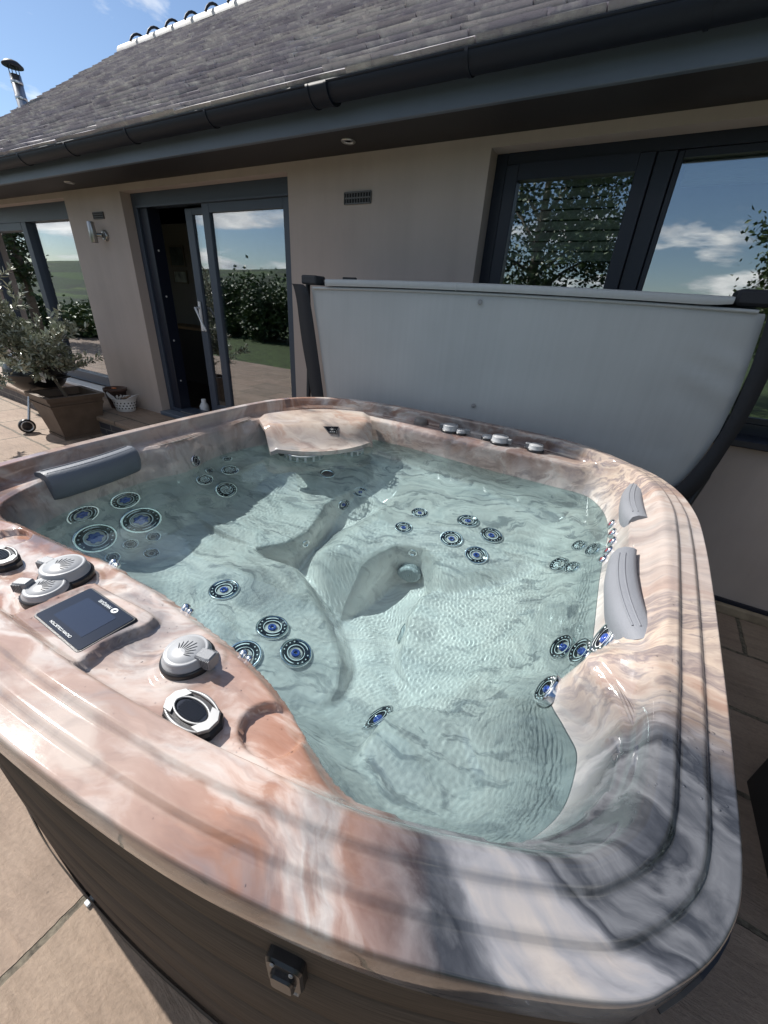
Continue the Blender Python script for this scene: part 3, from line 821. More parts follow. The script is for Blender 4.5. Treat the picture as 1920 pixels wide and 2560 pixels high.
# ---- filter lid in the far corner
def filter_lid():
    u = np.linspace(0, 1, 41); vv = np.linspace(0, 1, 25)
    A = np.array([-.955, .475]); B = np.array([-.485, .965])      # back edge ends
    C_ = np.array([-.735, .315]); D_ = np.array([-.352, .775])    # front edge ends
    P = []
    for v_ in vv:
        for u_ in u:
            back = A + (B - A) * u_ + np.array([-.70, .70]) / 1.0 * 0 + np.array([-.085, .085]) * 4 * u_ * (1 - u_)
            front = C_ + (D_ - C_) * u_ + np.array([.085, -.075]) * 4 * u_ * (1 - u_)
            q = back + (front - back) * v_
            z = .950 - .018 * v_ - .095 * smooth(.55, 1.0, v_)
            dish = math.exp(-((u_ - .24) / .18) ** 2 - ((v_ - .34) / .22) ** 2)
            dish2 = math.exp(-((u_ - .80) / .15) ** 2 - ((v_ - .36) / .24) ** 2)
            z = z - .014 * dish - .009 * dish2 - .02 * (smooth(.06, 0, u_) + smooth(.94, 1, u_))
            P.append((q[0], q[1], float(z)))
    nu = len(u); fs = [(j * nu + i, (j + 1) * nu + i, (j + 1) * nu + i + 1, j * nu + i + 1) for j in range(len(vv) - 1) for i in range(nu - 1)]
    b_ = MB(); b_.add(P, fs, 0, True)
    # thickness along the edges
    rim = [P[i] for i in range(nu)] + [P[j * nu + nu - 1] for j in range(1, len(vv))] + [P[(len(vv) - 1) * nu + i] for i in range(nu - 2, -1, -1)] + [P[j * nu] for j in range(len(vv) - 2, 0, -1)]
    low = [(a, b, c - .022) for a, b, c in rim]; n = len(rim)
    b_.add(rim + low, [(k, (k + 1) % n, n + (k + 1) % n, n + k) for k in range(n)], 0, False)
    return b_, P, nu
b_, LP, nu = filter_lid()
lid = b_.build('filter_lid', M_MARBLE, tub)
# badge: small dark trapezoid with a crest
c0 = Vector(LP[17 * nu + 23]); cx1 = Vector(LP[17 * nu + 26]) - Vector(LP[17 * nu + 20]); cy1 = Vector(LP[14 * nu + 23]) - Vector(LP[20 * nu + 23])
nn = cx1.cross(cy1).normalized(); Mb = frame_mat(c0 + nn * .001, nn, cy1)
b_ = MB(); b_.prism([(-.045, .026), (-.022, -.026), (.022, -.026), (.045, .026)], 0, .003, 0, Mb, .001)
badge = b_.build('badge', [M_PANELBLK], lid)
b_ = MB()
for k in range(-3, 4):
    a = R(90 - k * 22); L_ = .024 - .0022 * abs(k)
    b_.tube([Mb @ Vector((.004 * math.cos(a), -.008 + .004 * math.sin(a), .0036)), Mb @ Vector((L_ * math.cos(a), -.008 + L_ * math.sin(a), .0036))], [.0011, .0005], 6)
for dx in (-.011, 0, .011):
    b_.prism([(dx - .004, -.020), (dx + .004, -.020), (dx + .004, -.0135), (dx - .004, -.0135)], .003, .0042, 0, Mb)
b_.tube([Mb @ Vector((-.042, .0235, .0034)), Mb @ Vector((.042, .0235, .0034)), Mb @ Vector((.0205, -.0235, .0034)), Mb @ Vector((-.0205, -.0235, .0034)), Mb @ Vector((-.042, .0235, .0034))], .0007, 5)
b_.build('crest', M_SILVER, badge)
# weir baskets dipping into the water under the lid
for (uc, r_) in ((.30, .105), (.75, .085)):
    q = Vector(LP[24 * nu + int(uc * 40)]); q2 = q + Vector((-.065, .060, 0))
    b_ = MB()
    for zz in (.772, .812):
        b_.tube([(q2.x + r_ * math.cos(R(a)), q2.y + r_ * math.sin(R(a)), zz) for a in range(0, 361, 12)], .0045, 6)
    for a in range(0, 360, 24):
        b_.box(-.006, .006, -.003, .003, 0, .04); 
        for i in range(len(b_.v) - 8, len(b_.v)):
            w_ = Vector(b_.v[i]); m_ = Matrix.Translation((q2.x + r_ * math.cos(R(a)), q2.y + r_ * math.sin(R(a)), .772)) @ Matrix.Rotation(R(a + 90), 4, 'Z'); b_.v[i] = tuple(m_ @ w_)
    o = b_.build('weir_basket', M_SUC, lid); UNDER.append(o)
b_ = MB(); b_.prism([(-.93, .52), (-.76, .42), (-.47, .775), (-.53, .93), (-.80, .80)], .70, .86, 0); o = b_.build('filter_housing', plain("dark_filter_well", (.03, .035, .035), .6), lid); UNDER.append(o)

# ---- top side controls
cp = Matrix.Translation((-.068, -.973, .951)) @ Matrix.Rotation(R(-4), 4, 'Z')
b_ = MB(); b_.prism(rrect(.178, .112, .008), -.004, .016, 0, cp, .003)
panel = b_.build('control_panel', M_BLACKPL, tub)
b_ = MB(); b_.prism(rrect(.168, .102, .005), .016, .0172, 0, cp, .0005); b_.build('panel_glass', M_PANELBLK, panel)
b_ = MB(); b_.prism(rrect(.108, .064, .002), .0172, .0176, 0, cp); b_.build('screen', M_SCREEN, panel)
turn = Matrix.Rotation(math.pi, 4, 'Z')
mesh_text('maker_lettering', 'MARQUIS', .0098, cp @ Matrix.Translation((-.004, .041, .0178)) @ turn, M_WHITEMARK, panel)
mesh_text('range_lettering', 'CROWN COLLECTION', .0072, cp @ Matrix.Translation((.0, -.0425, .0178)) @ turn, M_WHITEMARK, panel)
b_ = MB(); b_.prism([(.0085 * math.cos(R(a)), .0062 * math.sin(R(a))) for a in range(0, 360, 20)], .0174, .0178, 0, cp @ Matrix.Translation((.030, .041, 0)))
b_.prism([(-.003, -.003), (.001, -.003), (.004, .003), (-.001, .003)], .0178, .0181, 1, cp @ Matrix.Translation((.030, .041, 0)))
b_.build('maker_emblem', [M_WHITEMARK, M_PANELBLK], panel)

def crest_lines(b_, r, z, M, mi=0, a0=90):
    for k in range(-4, 5):
        a = R(a0 + k * 15); L0 = r * .12; L1 = r * (.95 - .07 * abs(k)); o_ = Vector((0, -r * .45, 0))
        pts = [M @ Matrix.Rotation(R(a0 - 90), 4, 'Z') @ (o_ + Vector((math.cos(a - R(a0 - 90)) * t, math.sin(a - R(a0 - 90)) * t, z))) for t in (L0 * 3, (L0 + L1) / 2 + L0, L1 * 1.15)]
        b_.tube(pts, [.0006, .0013, .0004], 6, mi)
def lever(M, ang, r, L=.040, name='lever', parent=None):
    b_ = MB(); s0 = M @ Matrix.Rotation(ang, 4, 'Z')
    b_.prism([(r - .012, -.011), (r + L * .28, -.0125), (r + L * .5, -.010), (r + L * .5, .010), (r + L * .28, .0125), (r - .012, .011)], .008, .034, 0, s0, .003)
    for k in range(6):
        x = r + L * .02 + k * .0035
        b_.box(x, x + .0012, -.0140, .0140, .012, .031); b_.xform(s0, len(b_.v) - 8)
    return b_.build(name, M_GREYPL, parent)
def diverter(name, label, caps, z, levers, crest=True, parent=tub, tilt=0):
    """caps = [(x, y, r, height)]; one knob assembly standing on the deck"""
    b_ = MB()
    for x, y, r, h in caps:
        b_.lathe([(r * 1.16, -.006), (r * 1.17, .006), (r * 1.12, .011), (r * .9, .011)], 40, 0, Matrix.Translation((x, y, z)))
    base = b_.build(name, M_BLACKPL, parent); base['label'] = label
    for x, y, r, h in caps:
        T = Matrix.Translation((x, y, z))
        c_ = MB(); c_.lathe([(r * 1.05, .010), (r * 1.05, .014), (r * .98, .016), (r * .96, h - .004), (r * .93, h - .001), (r * .86, h), (r * .80, h - .0015), (r * .78, h), (r * .2, h + .0015)], 48, 0, T)
        cap_o = c_.build('cap', M_GREYPL2, base)
        if crest:
            k_ = MB(); crest_lines(k_, r * .8, h + .0016, T, 0, 75); k_.build('crest', plain('crest_grey', (.10, .105, .115), .5), base)
    for x, y, r, a in levers:
        lever(Matrix.Translation((x, y, z)), a, r, parent=base)
    return base
diverter('diverter_knob', 'single grey knob with embossed crest and short lever', [(.180, -.936, .041, .027)], .950, [(.180, -.936, .041, R(8))])
diverter('diverter_knob', 'twin grey knobs with two levers', [(-.262, -.908, .047, .034), (-.228, -.965, .040, .024)], .950, [(-.262, -.908, .047, R(190)), (-.228, -.965, .040, R(205))])
zb = .920
diverter('diverter_knob', 'grey and black knob beside the round cap', [(.045, 1.000, .046, .040), (.118, .985, .030, .026)], zb, [(.045, 1.000, .046, R(175)), (.118, .985, .030, R(0))], False)
diverter('diverter_knob', 'grey and black knob in the middle of the rear ledge', [(.350, .955, .046, .040), (.276, .985, .032, .022)], zb, [(.350, .955, .046, R(-12))], False)
diverter('diverter_knob', 'small black based knob with upright grey lever', [(.545, .940, .038, .034)], zb, [(.545, .940, .038, R(170))], False)
b_ = MB(); b_.lathe([(.040, -.004), (.041, .014), (.038, .026), (.030, .033), (.012, .036)], 40, 0, Matrix.Translation((-.165, 1.045, zb)))
b_.build('air_control_cap', plain("taupe_cap", (.17, .155, .15), .3), tub)

# ---- fragrance / speaker pods on the deck
def pod(loc, ang, lab):
    M = Matrix.Translation(loc) @ Matrix.Rotation(ang, 4, 'Z')
    oc = [(-.053, -.012), (-.040, -.026), (-.012, -.032), (.016, -.032), (.044, -.024), (.053, -.010), (.053, .012), (.040, .026), (.012, .032), (-.016, .032), (-.044, .024), (-.053, .010)]
    b_ = MB(); b_.prism(oc, -.006, .013, 0, M, .004); b_.prism([(a * .93, b * .93) for a, b in oc], .013, .018, 0, M, .006)
    o = b_.build('speaker_pod', M_BLACKPL, tub); o['label'] = lab
    g = MB()
    ell = [(.033 * math.cos(R(a)), .0155 * math.sin(R(a))) for a in range(0, 360, 15)]
    g.prism(ell, .017, .0195, 0, M, .002)
    for k in range(-5, 6):
        hh = .015 * math.sqrt(max(0, 1 - (k * .0045 / .026) ** 2)); g.box(k * .0045 - .0006, k * .0045 + .0006, -hh, hh, .0193, .0212); g.xform(M, len(g.v) - 8)
    for k in range(-3, 4):
        ww = .025 * math.sqrt(max(0, 1 - (k * .0044 / .0155) ** 2)); g.box(-ww, ww, k * .0044 - .0006, k * .0044 + .0006, .0193, .0208); g.xform(M, len(g.v) - 8)
    g.build('grille', M_JETBLACK, o)
    f = MB()
    ring = [(.036 * math.cos(R(a)), .0175 * math.sin(R(a))) for a in range(0, 361, 12)]
    f.tube([M @ Vector((a, b, .0205)) for a, b in ring], .0019, 8)
    for sgn in (-1, 1):
        f.prism([(sgn * .024, -.0205), (sgn * .040, -.0215), (sgn * .051, -.009), (sgn * .051, .009), (sgn * .040, .0215), (sgn * .024, .0205), (sgn * .0355, 0)][::sgn], .0165, .0225, 0, M, .001)
        arcp = [M @ Vector((t * .044, sgn * (.0285 - .011 * abs(t) ** 2), .0195)) for t in np.linspace(-1, 1, 15)]
        f.tube(arcp, [.0012 + .0022 * (1 - abs(t)) for t in np.linspace(-1, 1, 15)], 8)
    f.build('silver_frame', M_SILVER, o)
    return o
pod((.284, -1.012, .948), R(-2), 'black and silver pod beside the single knob')
pod((-.448, -.952, .948), R(-6), 'black and silver pod cut off by the picture edge')

# chrome fittings along the edge of the deck
for (x, y) in ((-.268, -.806), (.030, -.829), (.238, -.863)):
    b_ = MB(); b_.lathe([(.0095, -.01), (.0105, .0), (.0095, .006), (.006, .0105), (.002, .012)], 20, 0, frame_mat((x, y + .004, .921), (0, .75, .65)))
    b_.lathe([(.007, -.006), (.008, .0), (.006, .006), (.002, .008)], 16, 0, frame_mat((x + .017, y + .002, .921), (0, .75, .65)))
    b_.build('chrome_light_bead', M_CHROME, tub)
# round blue light in the rear wall
b_ = MB(); b_.lathe([(.034, -.012, 0), (.034, .004, 0), (.030, .009, 0), (.024, .009, 0), (.022, .004, 1), (.014, .008, 1), (.004, .010, 1)], 36)
wl = place(b_, 'wall_light', [plain("white_ring", (.62, .63, .63), .3), plain("blue_lens", (.05, .08, .22), .1, coat=.6)], (.795, .862, .893), (-.25, -.85, .45))

# moulded scallop ridges that catch the light along the ledges
def scallop(pts, rad, n=8):
    b_ = MB(); b_.tube(pts, rad, n); return b_.build('moulded_rib', M_MARBLE, tub)
for k in range(3):
    scallop([(-.985 + .012 * k + .010 * math.sin(t * 3), -.19 + .26 * t, .936 - .002 * k) for t in np.linspace(0, 1, 12)], [.0035 * math.sin(math.pi * t) + .0006 for t in np.linspace(0, 1, 12)])
    scallop([(-.985 + .012 * k - .02 * t, .26 + .20 * t, .936 - .002 * k) for t in np.linspace(0, 1, 10)], [.004 * math.sin(math.pi * t) + .0006 for t in np.linspace(0, 1, 10)])
    scallop([lerp(np.array([-.93, .66]), np.array([-.60, .985]), t) + np.array([-.055, .055]) * 4 * t * (1 - t) * .8 - np.array([.011, -.011]) * k for t in np.linspace(0, 1, 14)] if False else
            [(lerp(-.93, -.60, t) - .05 * 4 * t * (1 - t) - .011 * k, lerp(.66, .985, t) + .05 * 4 * t * (1 - t) + .011 * k, .945 + .002 * k) for t in np.linspace(0, 1, 14)], [.0035 * math.sin(math.pi * t) + .0008 for t in np.linspace(0, 1, 14)])
    scallop([(.905 + .012 * k + .045 * t, -.555 - .020 * k - .085 * t - .06 * t * t, .934 + .003 * k) for t in np.linspace(0, 1, 10)], [.0032 * math.sin(math.pi * t) + .0006 for t in np.linspace(0, 1, 10)])

# ---- water
def water_mat():
    m = bpy.data.materials.new("clear_pool_water"); m.use_nodes = True; nt = m.node_tree
    nt.nodes.remove(nt.nodes['Principled BSDF']); N = NT(nt)
    g = N.node('ShaderNodeBsdfGlass'); g.inputs['IOR'].default_value = 1.33; g.inputs['Roughness'].default_value = 0.0
    g.inputs['Color'].default_value = (.835, .975, .99, 1)
    N.put(nt.nodes['Material Output'].inputs[0], g.outputs[0]); return m
nw = 1000
xs = np.linspace(-1.02, 1.02, nw + 1); ys = np.linspace(-1.0, 1.0, nw + 1)
X, Y = np.meshgrid(xs, ys); W = np.zeros_like(X)
for q in range(80):
    k, amp = (rng.uniform(14, 40), .00010) if q < 20 else (rng.uniform(170, 440), .0000023)
    an_ = rng.normal(.35, .75) if q >= 20 else rng.random() * 2 * np.pi
    patch = 1.0 if q < 20 else np.clip(.75 + .75 * np.sin(3.1 * X + 2.3 * Y + 1.2 * np.sin(2.7 * Y + q % 5)) * np.cos(2.2 * Y - 1.6 * X + .4 * (q % 7)), .15, 1.5)
    W += amp * patch * np.sin(k * (X * np.cos(an_) + Y * np.sin(an_)) + rng.random() * 6.28)
vw = np.stack([X, Y, WATER_Z + W], -1).reshape(-1, 3)
st_ = 4; xc, yc = X[::st_, ::st_], Y[::st_, ::st_]
SZ, _, ew = shell_z(xc.ravel(), yc.ravel())
kc = ((SZ < WATER_Z + .012) & (ew > -.03)).reshape(xc.shape)
K = np.repeat(np.repeat(kc, st_, 0), st_, 1)[:nw + 1, :nw + 1]
cell = K[:-1, :-1] | K[1:, :-1] | K[:-1, 1:] | K[1:, 1:]
jj, ii = np.nonzero(cell); a0 = jj * (nw + 1) + ii
ff = np.stack([a0, a0 + 1, a0 + nw + 2, a0 + nw + 1], 1)
used = np.unique(ff); remap = -np.ones(len(vw), int); remap[used] = np.arange(len(used))
me_w = bpy.data.meshes.new('water'); vv_ = vw[used].astype(np.float32); fq = remap[ff].astype(np.int32)
me_w.vertices.add(len(vv_)); me_w.vertices.foreach_set('co', vv_.ravel())
me_w.loops.add(fq.size); me_w.loops.foreach_set('vertex_index', fq.ravel())
me_w.polygons.add(len(fq)); me_w.polygons.foreach_set('loop_start', np.arange(len(fq), dtype=np.int32) * 4)
me_w.polygons.foreach_set('use_smooth', np.ones(len(fq), dtype=bool))
me_w.update(calc_edges=True); me_w.validate(); me_w.materials.append(water_mat())
water = bpy.data.objects.new('water', me_w); COL.objects.link(water)
tag(water, 'clear blue green water rippling in the marbled hot tub', 'water', kind='structure')
water.cycles.is_caustics_caster = True
for o in UNDER: o.cycles.is_caustics_receiver = True

# ---- water droplets left on the deck and the right hand brim
def droplets():
    b_ = MB(); pts = []
    zones = [(-.6, .48, -1.03, -.83, 420), (.90, 1.07, -.45, .75, 360), (.9, 1.05, -.8, -.45, 200), (.0, .9, -1.15, -1.0, 14), (-.95, .5, .93, 1.05, 60)]
    for x0, x1, y0, y1, n in zones:
        for _ in range(n): pts.append((random.uniform(x0, x1), random.uniform(y0, y1), random.choice([.0006, .0008, .0009, .0011, .0013, .0017, .0022])))
    P = np.array(pts); Z, D_, E_ = shell_z(P[:, 0], P[:, 1])
    for (x, y, r), z, e in zip(pts, Z, E_):
        if e > .004 or z < .90: continue
        s = random.uniform(.8, 1.5)
        M = Matrix.Translation((x, y, z - .0002)) @ Matrix.Rotation(random.uniform(0, 3.1), 4, 'Z') @ Matrix.Diagonal((s, 1, 1, 1))
        b_.lathe([(r, 0), (r * .9, r * .16), (r * .6, r * .30), (r * .2, r * .36)], 8, 0, M)
    m = bpy.data.materials.new("water_drop"); m.use_nodes = True; nt = m.node_tree; nt.nodes.remove(nt.nodes['Principled BSDF']); N = NT(nt)
    gl = N.node('ShaderNodeBsdfGlossy'); gl.inputs['Roughness'].default_value = .02
    tr = N.node('ShaderNodeBsdfTransparent'); fr = N.node('ShaderNodeFresnel'); fr.inputs[0].default_value = 1.33
    mx = N.node('ShaderNodeMixShader'); N.put(mx.inputs[0], N.math('ADD', fr.outputs[0], .06)); N.put(mx.inputs[1], tr.outputs[0]); N.put(mx.inputs[2], gl.outputs[0])
    N.put(nt.nodes['Material Output'].inputs[0], mx.outputs[0])
    o = b_.build('water_droplets', m)
    tag(o, 'beads of water scattered over the wet rim and control deck', 'water droplets', kind='stuff')
droplets()

# ------------------------------------------------------------------ cover and its lifter
def vinyl(name, col):
    m, nt, p = new_mat(name); N = NT(nt)
    tcn = N.node('ShaderNodeTexCoord'); o_ = tcn.outputs['Object']
    st = N.noise(N.mapping(o_, sc=(30, 30, 1.1)), 1.5, 5, .55)
    n2 = N.noise(o_, 2.2, 4, .5)
    c = N.ramp(st, [(.3, tuple(x * .945 for x in col)), (.7, tuple(min(1, x * 1.025) for x in col))])
    c2 = N.mix(.35, c, N.ramp(n2, [(.35, tuple(x * .8 for x in col)), (.7, tuple(x * 1.1 for x in col))]))
    N.put(p.inputs['Base Color'], c2); p.inputs['Roughness'].default_value = .5
    g = N.noise(o_, 420, 2, .5); w = N.noise(o_, 5.0, 3, .5)
    N.put(p.inputs['Normal'], N.bump(g, .12, .0012, N.bump(w, .25, .012))); return m
M_VINYL = vinyl("grey_vinyl", (.395, .42, .44))
M_VINYLD = plain("black_webbing", (.016, .018, .024), .75, bump=.3, bscale=300)
M_LIFT = plain("black_powder_coat", (.02, .021, .026), .4)

cover = thing('hot_tub_cover', 'grey vinyl hot tub cover folded in half and standing upright behind the tub', 'spa cover', (0, 1.235, .60))
yF, yB = 0.0, .13
def cover_half(y0, y1, side):
    b_ = MB(); nx_, nz_ = 60, 30; vs = []
    xl = lambda z: np.interp(z, [.62, .80, .95, 1.10, 1.37, 1.63], [-.93, -.985, -1.005, -1.03, -1.075, -1.126])
    xr = lambda z: np.interp(z, [.62, .70, .80, .93, 1.09, 1.28, 1.52, 1.63], [1.13, 1.22, 1.283, 1.324, 1.350, 1.356, 1.336, 1.320])
    zt = lambda x: 1.628 + .018 * (1 - ((x - .1) / 1.2) ** 2)
    for j in range(nz_ + 1):
        t = j / nz_
        for i in range(nx_ + 1):
            s = i / nx_
            z = .62 + (1.63 - .62) * t; x = lerp(xl(z), xr(z), s)
            if t > .9: z = lerp(z, zt(x) , (t - .9) / .1)
            ed = min(s, 1 - s) * 2.35; puff = .012 * math.sqrt(max(0, 1 - (1 - min(ed / .06, 1)) ** 2)) - .012
            wr = 0
            if s > .86: wr = .007 * math.sin((z * 30 + s * 48 + 2 * math.sin(z * 9))) * smooth(.86, .94, s) * smooth(1.0, .975, s) * smooth(1.62, 1.4, z) * (z > .95)
            sag = .008 * math.sin(s * 3.1) * math.sin(t * 3.1)
            vs.append((x, side * (puff + float(wr) + sag), z - .60))
    f0 = [(j * (nx_ + 1) + i, j * (nx_ + 1) + i + 1, (j + 1) * (nx_ + 1) + i + 1, (j + 1) * (nx_ + 1) + i) for j in range(nz_) for i in range(nx_)]
    fr = [(a, y0 - b if side > 0 else y1 + abs(b) * 0 - b, c) for a, b, c in vs]
    front = [(a, y0 - b, c) for a, b, c in vs] if side > 0 else [(a, y0, c) for a, b, c in vs]
    back = [(a, y1, c) for a, b, c in vs] if side > 0 else [(a, y1 - b, c) for a, b, c in vs]
    b_.add(front, f0, 0, True); b_.add(back, [tuple(reversed(q)) for q in f0], 0, True)
    nxx = nx_ + 1
    per = [i for i in range(nxx)] + [j * nxx + nx_ for j in range(1, nz_ + 1)] + [nz_ * nxx + i for i in range(nx_ - 1, -1, -1)] + [j * nxx for j in range(nz_ - 1, 0, -1)]
    n = len(per); vv = [front[i] for i in per] + [back[i] for i in per]
    b_.add(vv, [(k, n + k, n + (k + 1) % n, (k + 1) % n) for k in range(n)], 0, False)
    return b_
cover_half(0.0, .085, 1).build('cover_panel', M_VINYL, cover)
cover_half(.095, .18, -1).build('cover_panel', M_VINYL, cover)
# hem strip along the top of the front half and the hinge flap over the bar
b_ = MB()
b_.tube([(x, -.004, 1.033 + .016 * (1 - ((x - .1) / 1.2) ** 2)) for x in np.linspace(-1.10, 1.29, 30)], .0085, 10); b_.build('hem', M_VINYL, cover)
flap = MB(); rows = []
for x in np.linspace(-.99, 1.185, 40):
    k = smooth(1.185, 1.10, x); zt_ = 1.088 + .012 * (1 - ((x - .1) / 1.1) ** 2)
    zb_ = zt_ - .030 - .010 * float(k)
    prof = [(-.022, zb_), (-.026, zb_ + .012), (-.026, zt_ - .010), (-.018, zt_ - .002), (.05, zt_ + .003), (.13, zt_ - .002), (.145, zb_)]
    rows.append([(x, py, pz) for py, pz in prof])
m_ = 7; vs = [p for r_ in rows for p in r_]
flap.add(vs, [(i * m_ + k, (i + 1) * m_ + k, (i + 1) * m_ + k + 1, i * m_ + k + 1) for i in range(39) for k in range(m_ - 1)], 0, True)
flap.add(rows[-1], [tuple(range(m_))]); flap.add(rows[0], [tuple(range(m_))])
flap.box(-.10, -.0975, -.0275, -.020, 1.056, 1.094)
flap.build('hinge_flap', M_VINYL, cover)
for x, z in ((.047, 1.008), (.104, .442)):
    b_ = MB(); b_.lathe([(.013, 0), (.013, .003), (.009, .005), (.006, .003), (.003, .0055)], 20, 0, frame_mat((x, -.012, z), (0, -1, 0)))
    b_.build('press_stud', M_GREYPL, cover)
# black skirt hanging off both ends
def ribbon(pts, name, th=.006):
    pts = catmull(pts, len(pts) * 6, closed=False); b_ = MB(); n = len(pts)
    vs = []
    for (xa, xb, y, z) in pts: vs += [(xa, y, z), (xb, y - .004, z), (xb, y - .004 + th, z), (xa, y + th, z)]
    b_.add(vs, [(4 * i + k, 4 * i + (k + 1) % 4, 4 * i + 4 + (k + 1) % 4, 4 * i + 4 + k) for i in range(n - 1) for k in range(4)], 0, True)
    b_.add(vs[:4], [(0, 1, 2, 3)]); b_.add(vs[-4:], [(3, 2, 1, 0)])
    return b_.build(name, M_VINYLD, cover)
ribbon([(-1.29, -1.205, -.01, 1.052), (-1.262, -1.165, -.012, 1.045), (-1.245, -1.130, -.012, 1.00), (-1.232, -1.118, -.01, .93), (-1.222, -1.10, -.006, .82), (-1.20, -1.075, -.004, .66), (-1.172, -1.052, -.004, .52), (-1.145, -1.03, -.004, .38), (-1.12, -1.01, -.004, .25), (-1.09, -.98, 0, .08)], 'skirt')
ribbon([(1.322, 1.41, -.020, 1.03), (1.338, 1.42, -.020, .92), (1.353, 1.425, -.020, .74), (1.353, 1.42, -.020, .56), (1.340, 1.405, -.020, .44), (1.312, 1.39, -.020, .32), (1.270, 1.365, -.020, .20), (1.17, 1.30, -.020, .07)], 'skirt')

lifter = thing('cover_lifter', 'black metal cover lifter with arms at both ends of the folded grey cover', 'cover lifter', (0, 1.30, 0))
b_ = MB(); b_.tube([(-1.20, .03, 1.672), (1.36, .03, 1.672)], .019, 12); b_.build('bar', M_LIFT, lifter)
b_ = MB(); b_.box(-1.205, -1.085, -.06, .06, 1.655, 1.708, 0, .008); b_.build('end_grip', plain("foam_grip", (.03, .034, .042), .7), lifter)
b_ = MB(); b_.box(1.195, 1.40, -.06, .06, 1.655, 1.72, 0, .012); b_.build('end_grip', plain("foam_grip", (.018, .02, .028), .7), lifter)
b_ = MB(); b_.box(-.965, -.86, .08, .10, 1.65, 1.712, 0, .004); b_.build('wall_bracket_tab', M_LIFT, lifter)
for sx in (-1, 1):
    x = 1.395 if sx > 0 else -1.215
    b_ = MB(); b_.tube([(x, .03, 1.67), (x, .03, 1.25), (x - .0 * sx, 0, .85), (x - .05 * sx, -.06, .62), (x - .12 * sx, -.16, .52)], .017, 10); b_.build('arm', M_LIFT, lifter)
    b_ = MB(); b_.box(x - .16 * sx - .03, x - .16 * sx + .03, -.22, -.10, .0, .54, 0, .006); b_.build('foot_bracket', M_LIFT, lifter)
b_ = MB(); b_.lathe([(.03, 0), (.03, .012), (.02, .016)], 20, 0, frame_mat((1.20, -.80, .835), (1, .1, 0))); b_.build('clip_stud', M_LIFT, lifter)

# ------------------------------------------------------------------ the house (its own frame: x along wall, y inwards)
HRZ = R(-3.855)
def hroot(name, label, cat, group=None): return thing(name, label, cat, (0, 0, 0), HRZ, group)
house = hroot('house', 'low rendered house with dark window frames and a mossy stone slate roof', 'house')
YW = 1.60
def render_mat():
    m, nt, p = new_mat("beige_render"); N = NT(nt)
    tcn = N.node('ShaderNodeTexCoord'); o_ = tcn.outputs['Object']
    a = N.noise(o_, 1.3, 5, .6); s = N.noise(N.mapping(o_, sc=(5, 5, .5)), 1.2, 4, .6)
    c = N.ramp(a, [(.3, (.405, .342, .308)), (.7, (.48, .41, .372))])
    c = N.mix(.25, c, N.ramp(s, [(.35, (.36, .312, .288)), (.65, (.485, .42, .39))]))
    N.put(p.inputs['Base Color'], c); p.inputs['Roughness'].default_value = .9
    g = N.noise(o_, 260, 3, .6); N.put(p.inputs['Normal'], N.bump(g, .45, .0025)); return m
M_RENDER = render_mat()
M_FRAME = plain("anthracite_frame", (.048, .064, .094), .42, bump=.04, bscale=300)
M_FRAMED = plain("navy_frame", (.012, .016, .030), .4)
M_FASCIA = plain("slate_blue_fascia", (.095, .122, .16), .45, var=.12, vscale=2)
M_SOFFIT = plain("dark_soffit", (.024, .022, .024), .6, var=.1, vscale=2)
M_GUTTER = plain("black_gutter", (.011, .015, .025), .55, spec=.3)
M_STEEL = plain("brushed_steel", (.42, .41, .40), .32, .9)
M_WHITEPL = plain("white_plastic", (.70, .71, .72), .4)

def wall_open(x0, x1, z0, z1, ops, y0, y1, rev):
    """front sheet with openings and their reveals of depth rev, plus a back sheet"""
    b_ = MB(); xs_ = sorted(set([x0, x1] + [v for o in ops for v in o[:2]])); zs_ = sorted(set([z0, z1] + [v for o in ops for v in o[2:4]]))
    inside = lambda x, z: any(o[0] < x < o[1] and o[2] < z < o[3] for o in ops)
    for i in range(len(xs_) - 1):
        for j in range(len(zs_) - 1):
            xa, xb, za, zb_ = xs_[i], xs_[i + 1], zs_[j], zs_[j + 1]
            if inside((xa + xb) / 2, (za + zb_) / 2): continue
            b_.add([(xa, y0, za), (xb, y0, za), (xb, y0, zb_), (xa, y0, zb_)], [(0, 1, 2, 3)])
            b_.add([(xa, y1, za), (xb, y1, za), (xb, y1, zb_), (xa, y1, zb_)], [(3, 2, 1, 0)])
    for xa, xb, za, zb_ in ops:
        b_.add([(xa, y0, za), (xa, y1, za), (xa, y1, zb_), (xa, y0, zb_)], [(0, 1, 2, 3)])
        b_.add([(xb, y0, za), (xb, y1, za), (xb, y1, zb_), (xb, y0, zb_)], [(3, 2, 1, 0)])
        b_.add([(xa, y0, zb_), (xb, y0, zb_), (xb, y1, zb_), (xa, y1, zb_)], [(3, 2, 1, 0)])
        b_.add([(xa, y0, za), (xb, y0, za), (xb, y1, za), (xa, y1, za)], [(0, 1, 2, 3)])
    b_.add([(x0, y0, z0), (x0, y1, z0), (x0, y1, z1), (x0, y0, z1)], [(3, 2, 1, 0)]); b_.add([(x1, y0, z0), (x1, y1, z0), (x1, y1, z1), (x1, y0, z1)], [(0, 1, 2, 3)])
    return b_
HX0, HX1 = -8.15, 5.2
DOOR = (-3.95, -1.775, .22, 2.385); RW = (-.235, 4.2, 1.0, 2.385); LW = (-7.7, -5.02, .31, 2.385)
wall_open(HX0, HX1, -.1, 2.62, [DOOR, RW, LW], YW, YW + .34, .2).build('wall', M_RENDER, house)
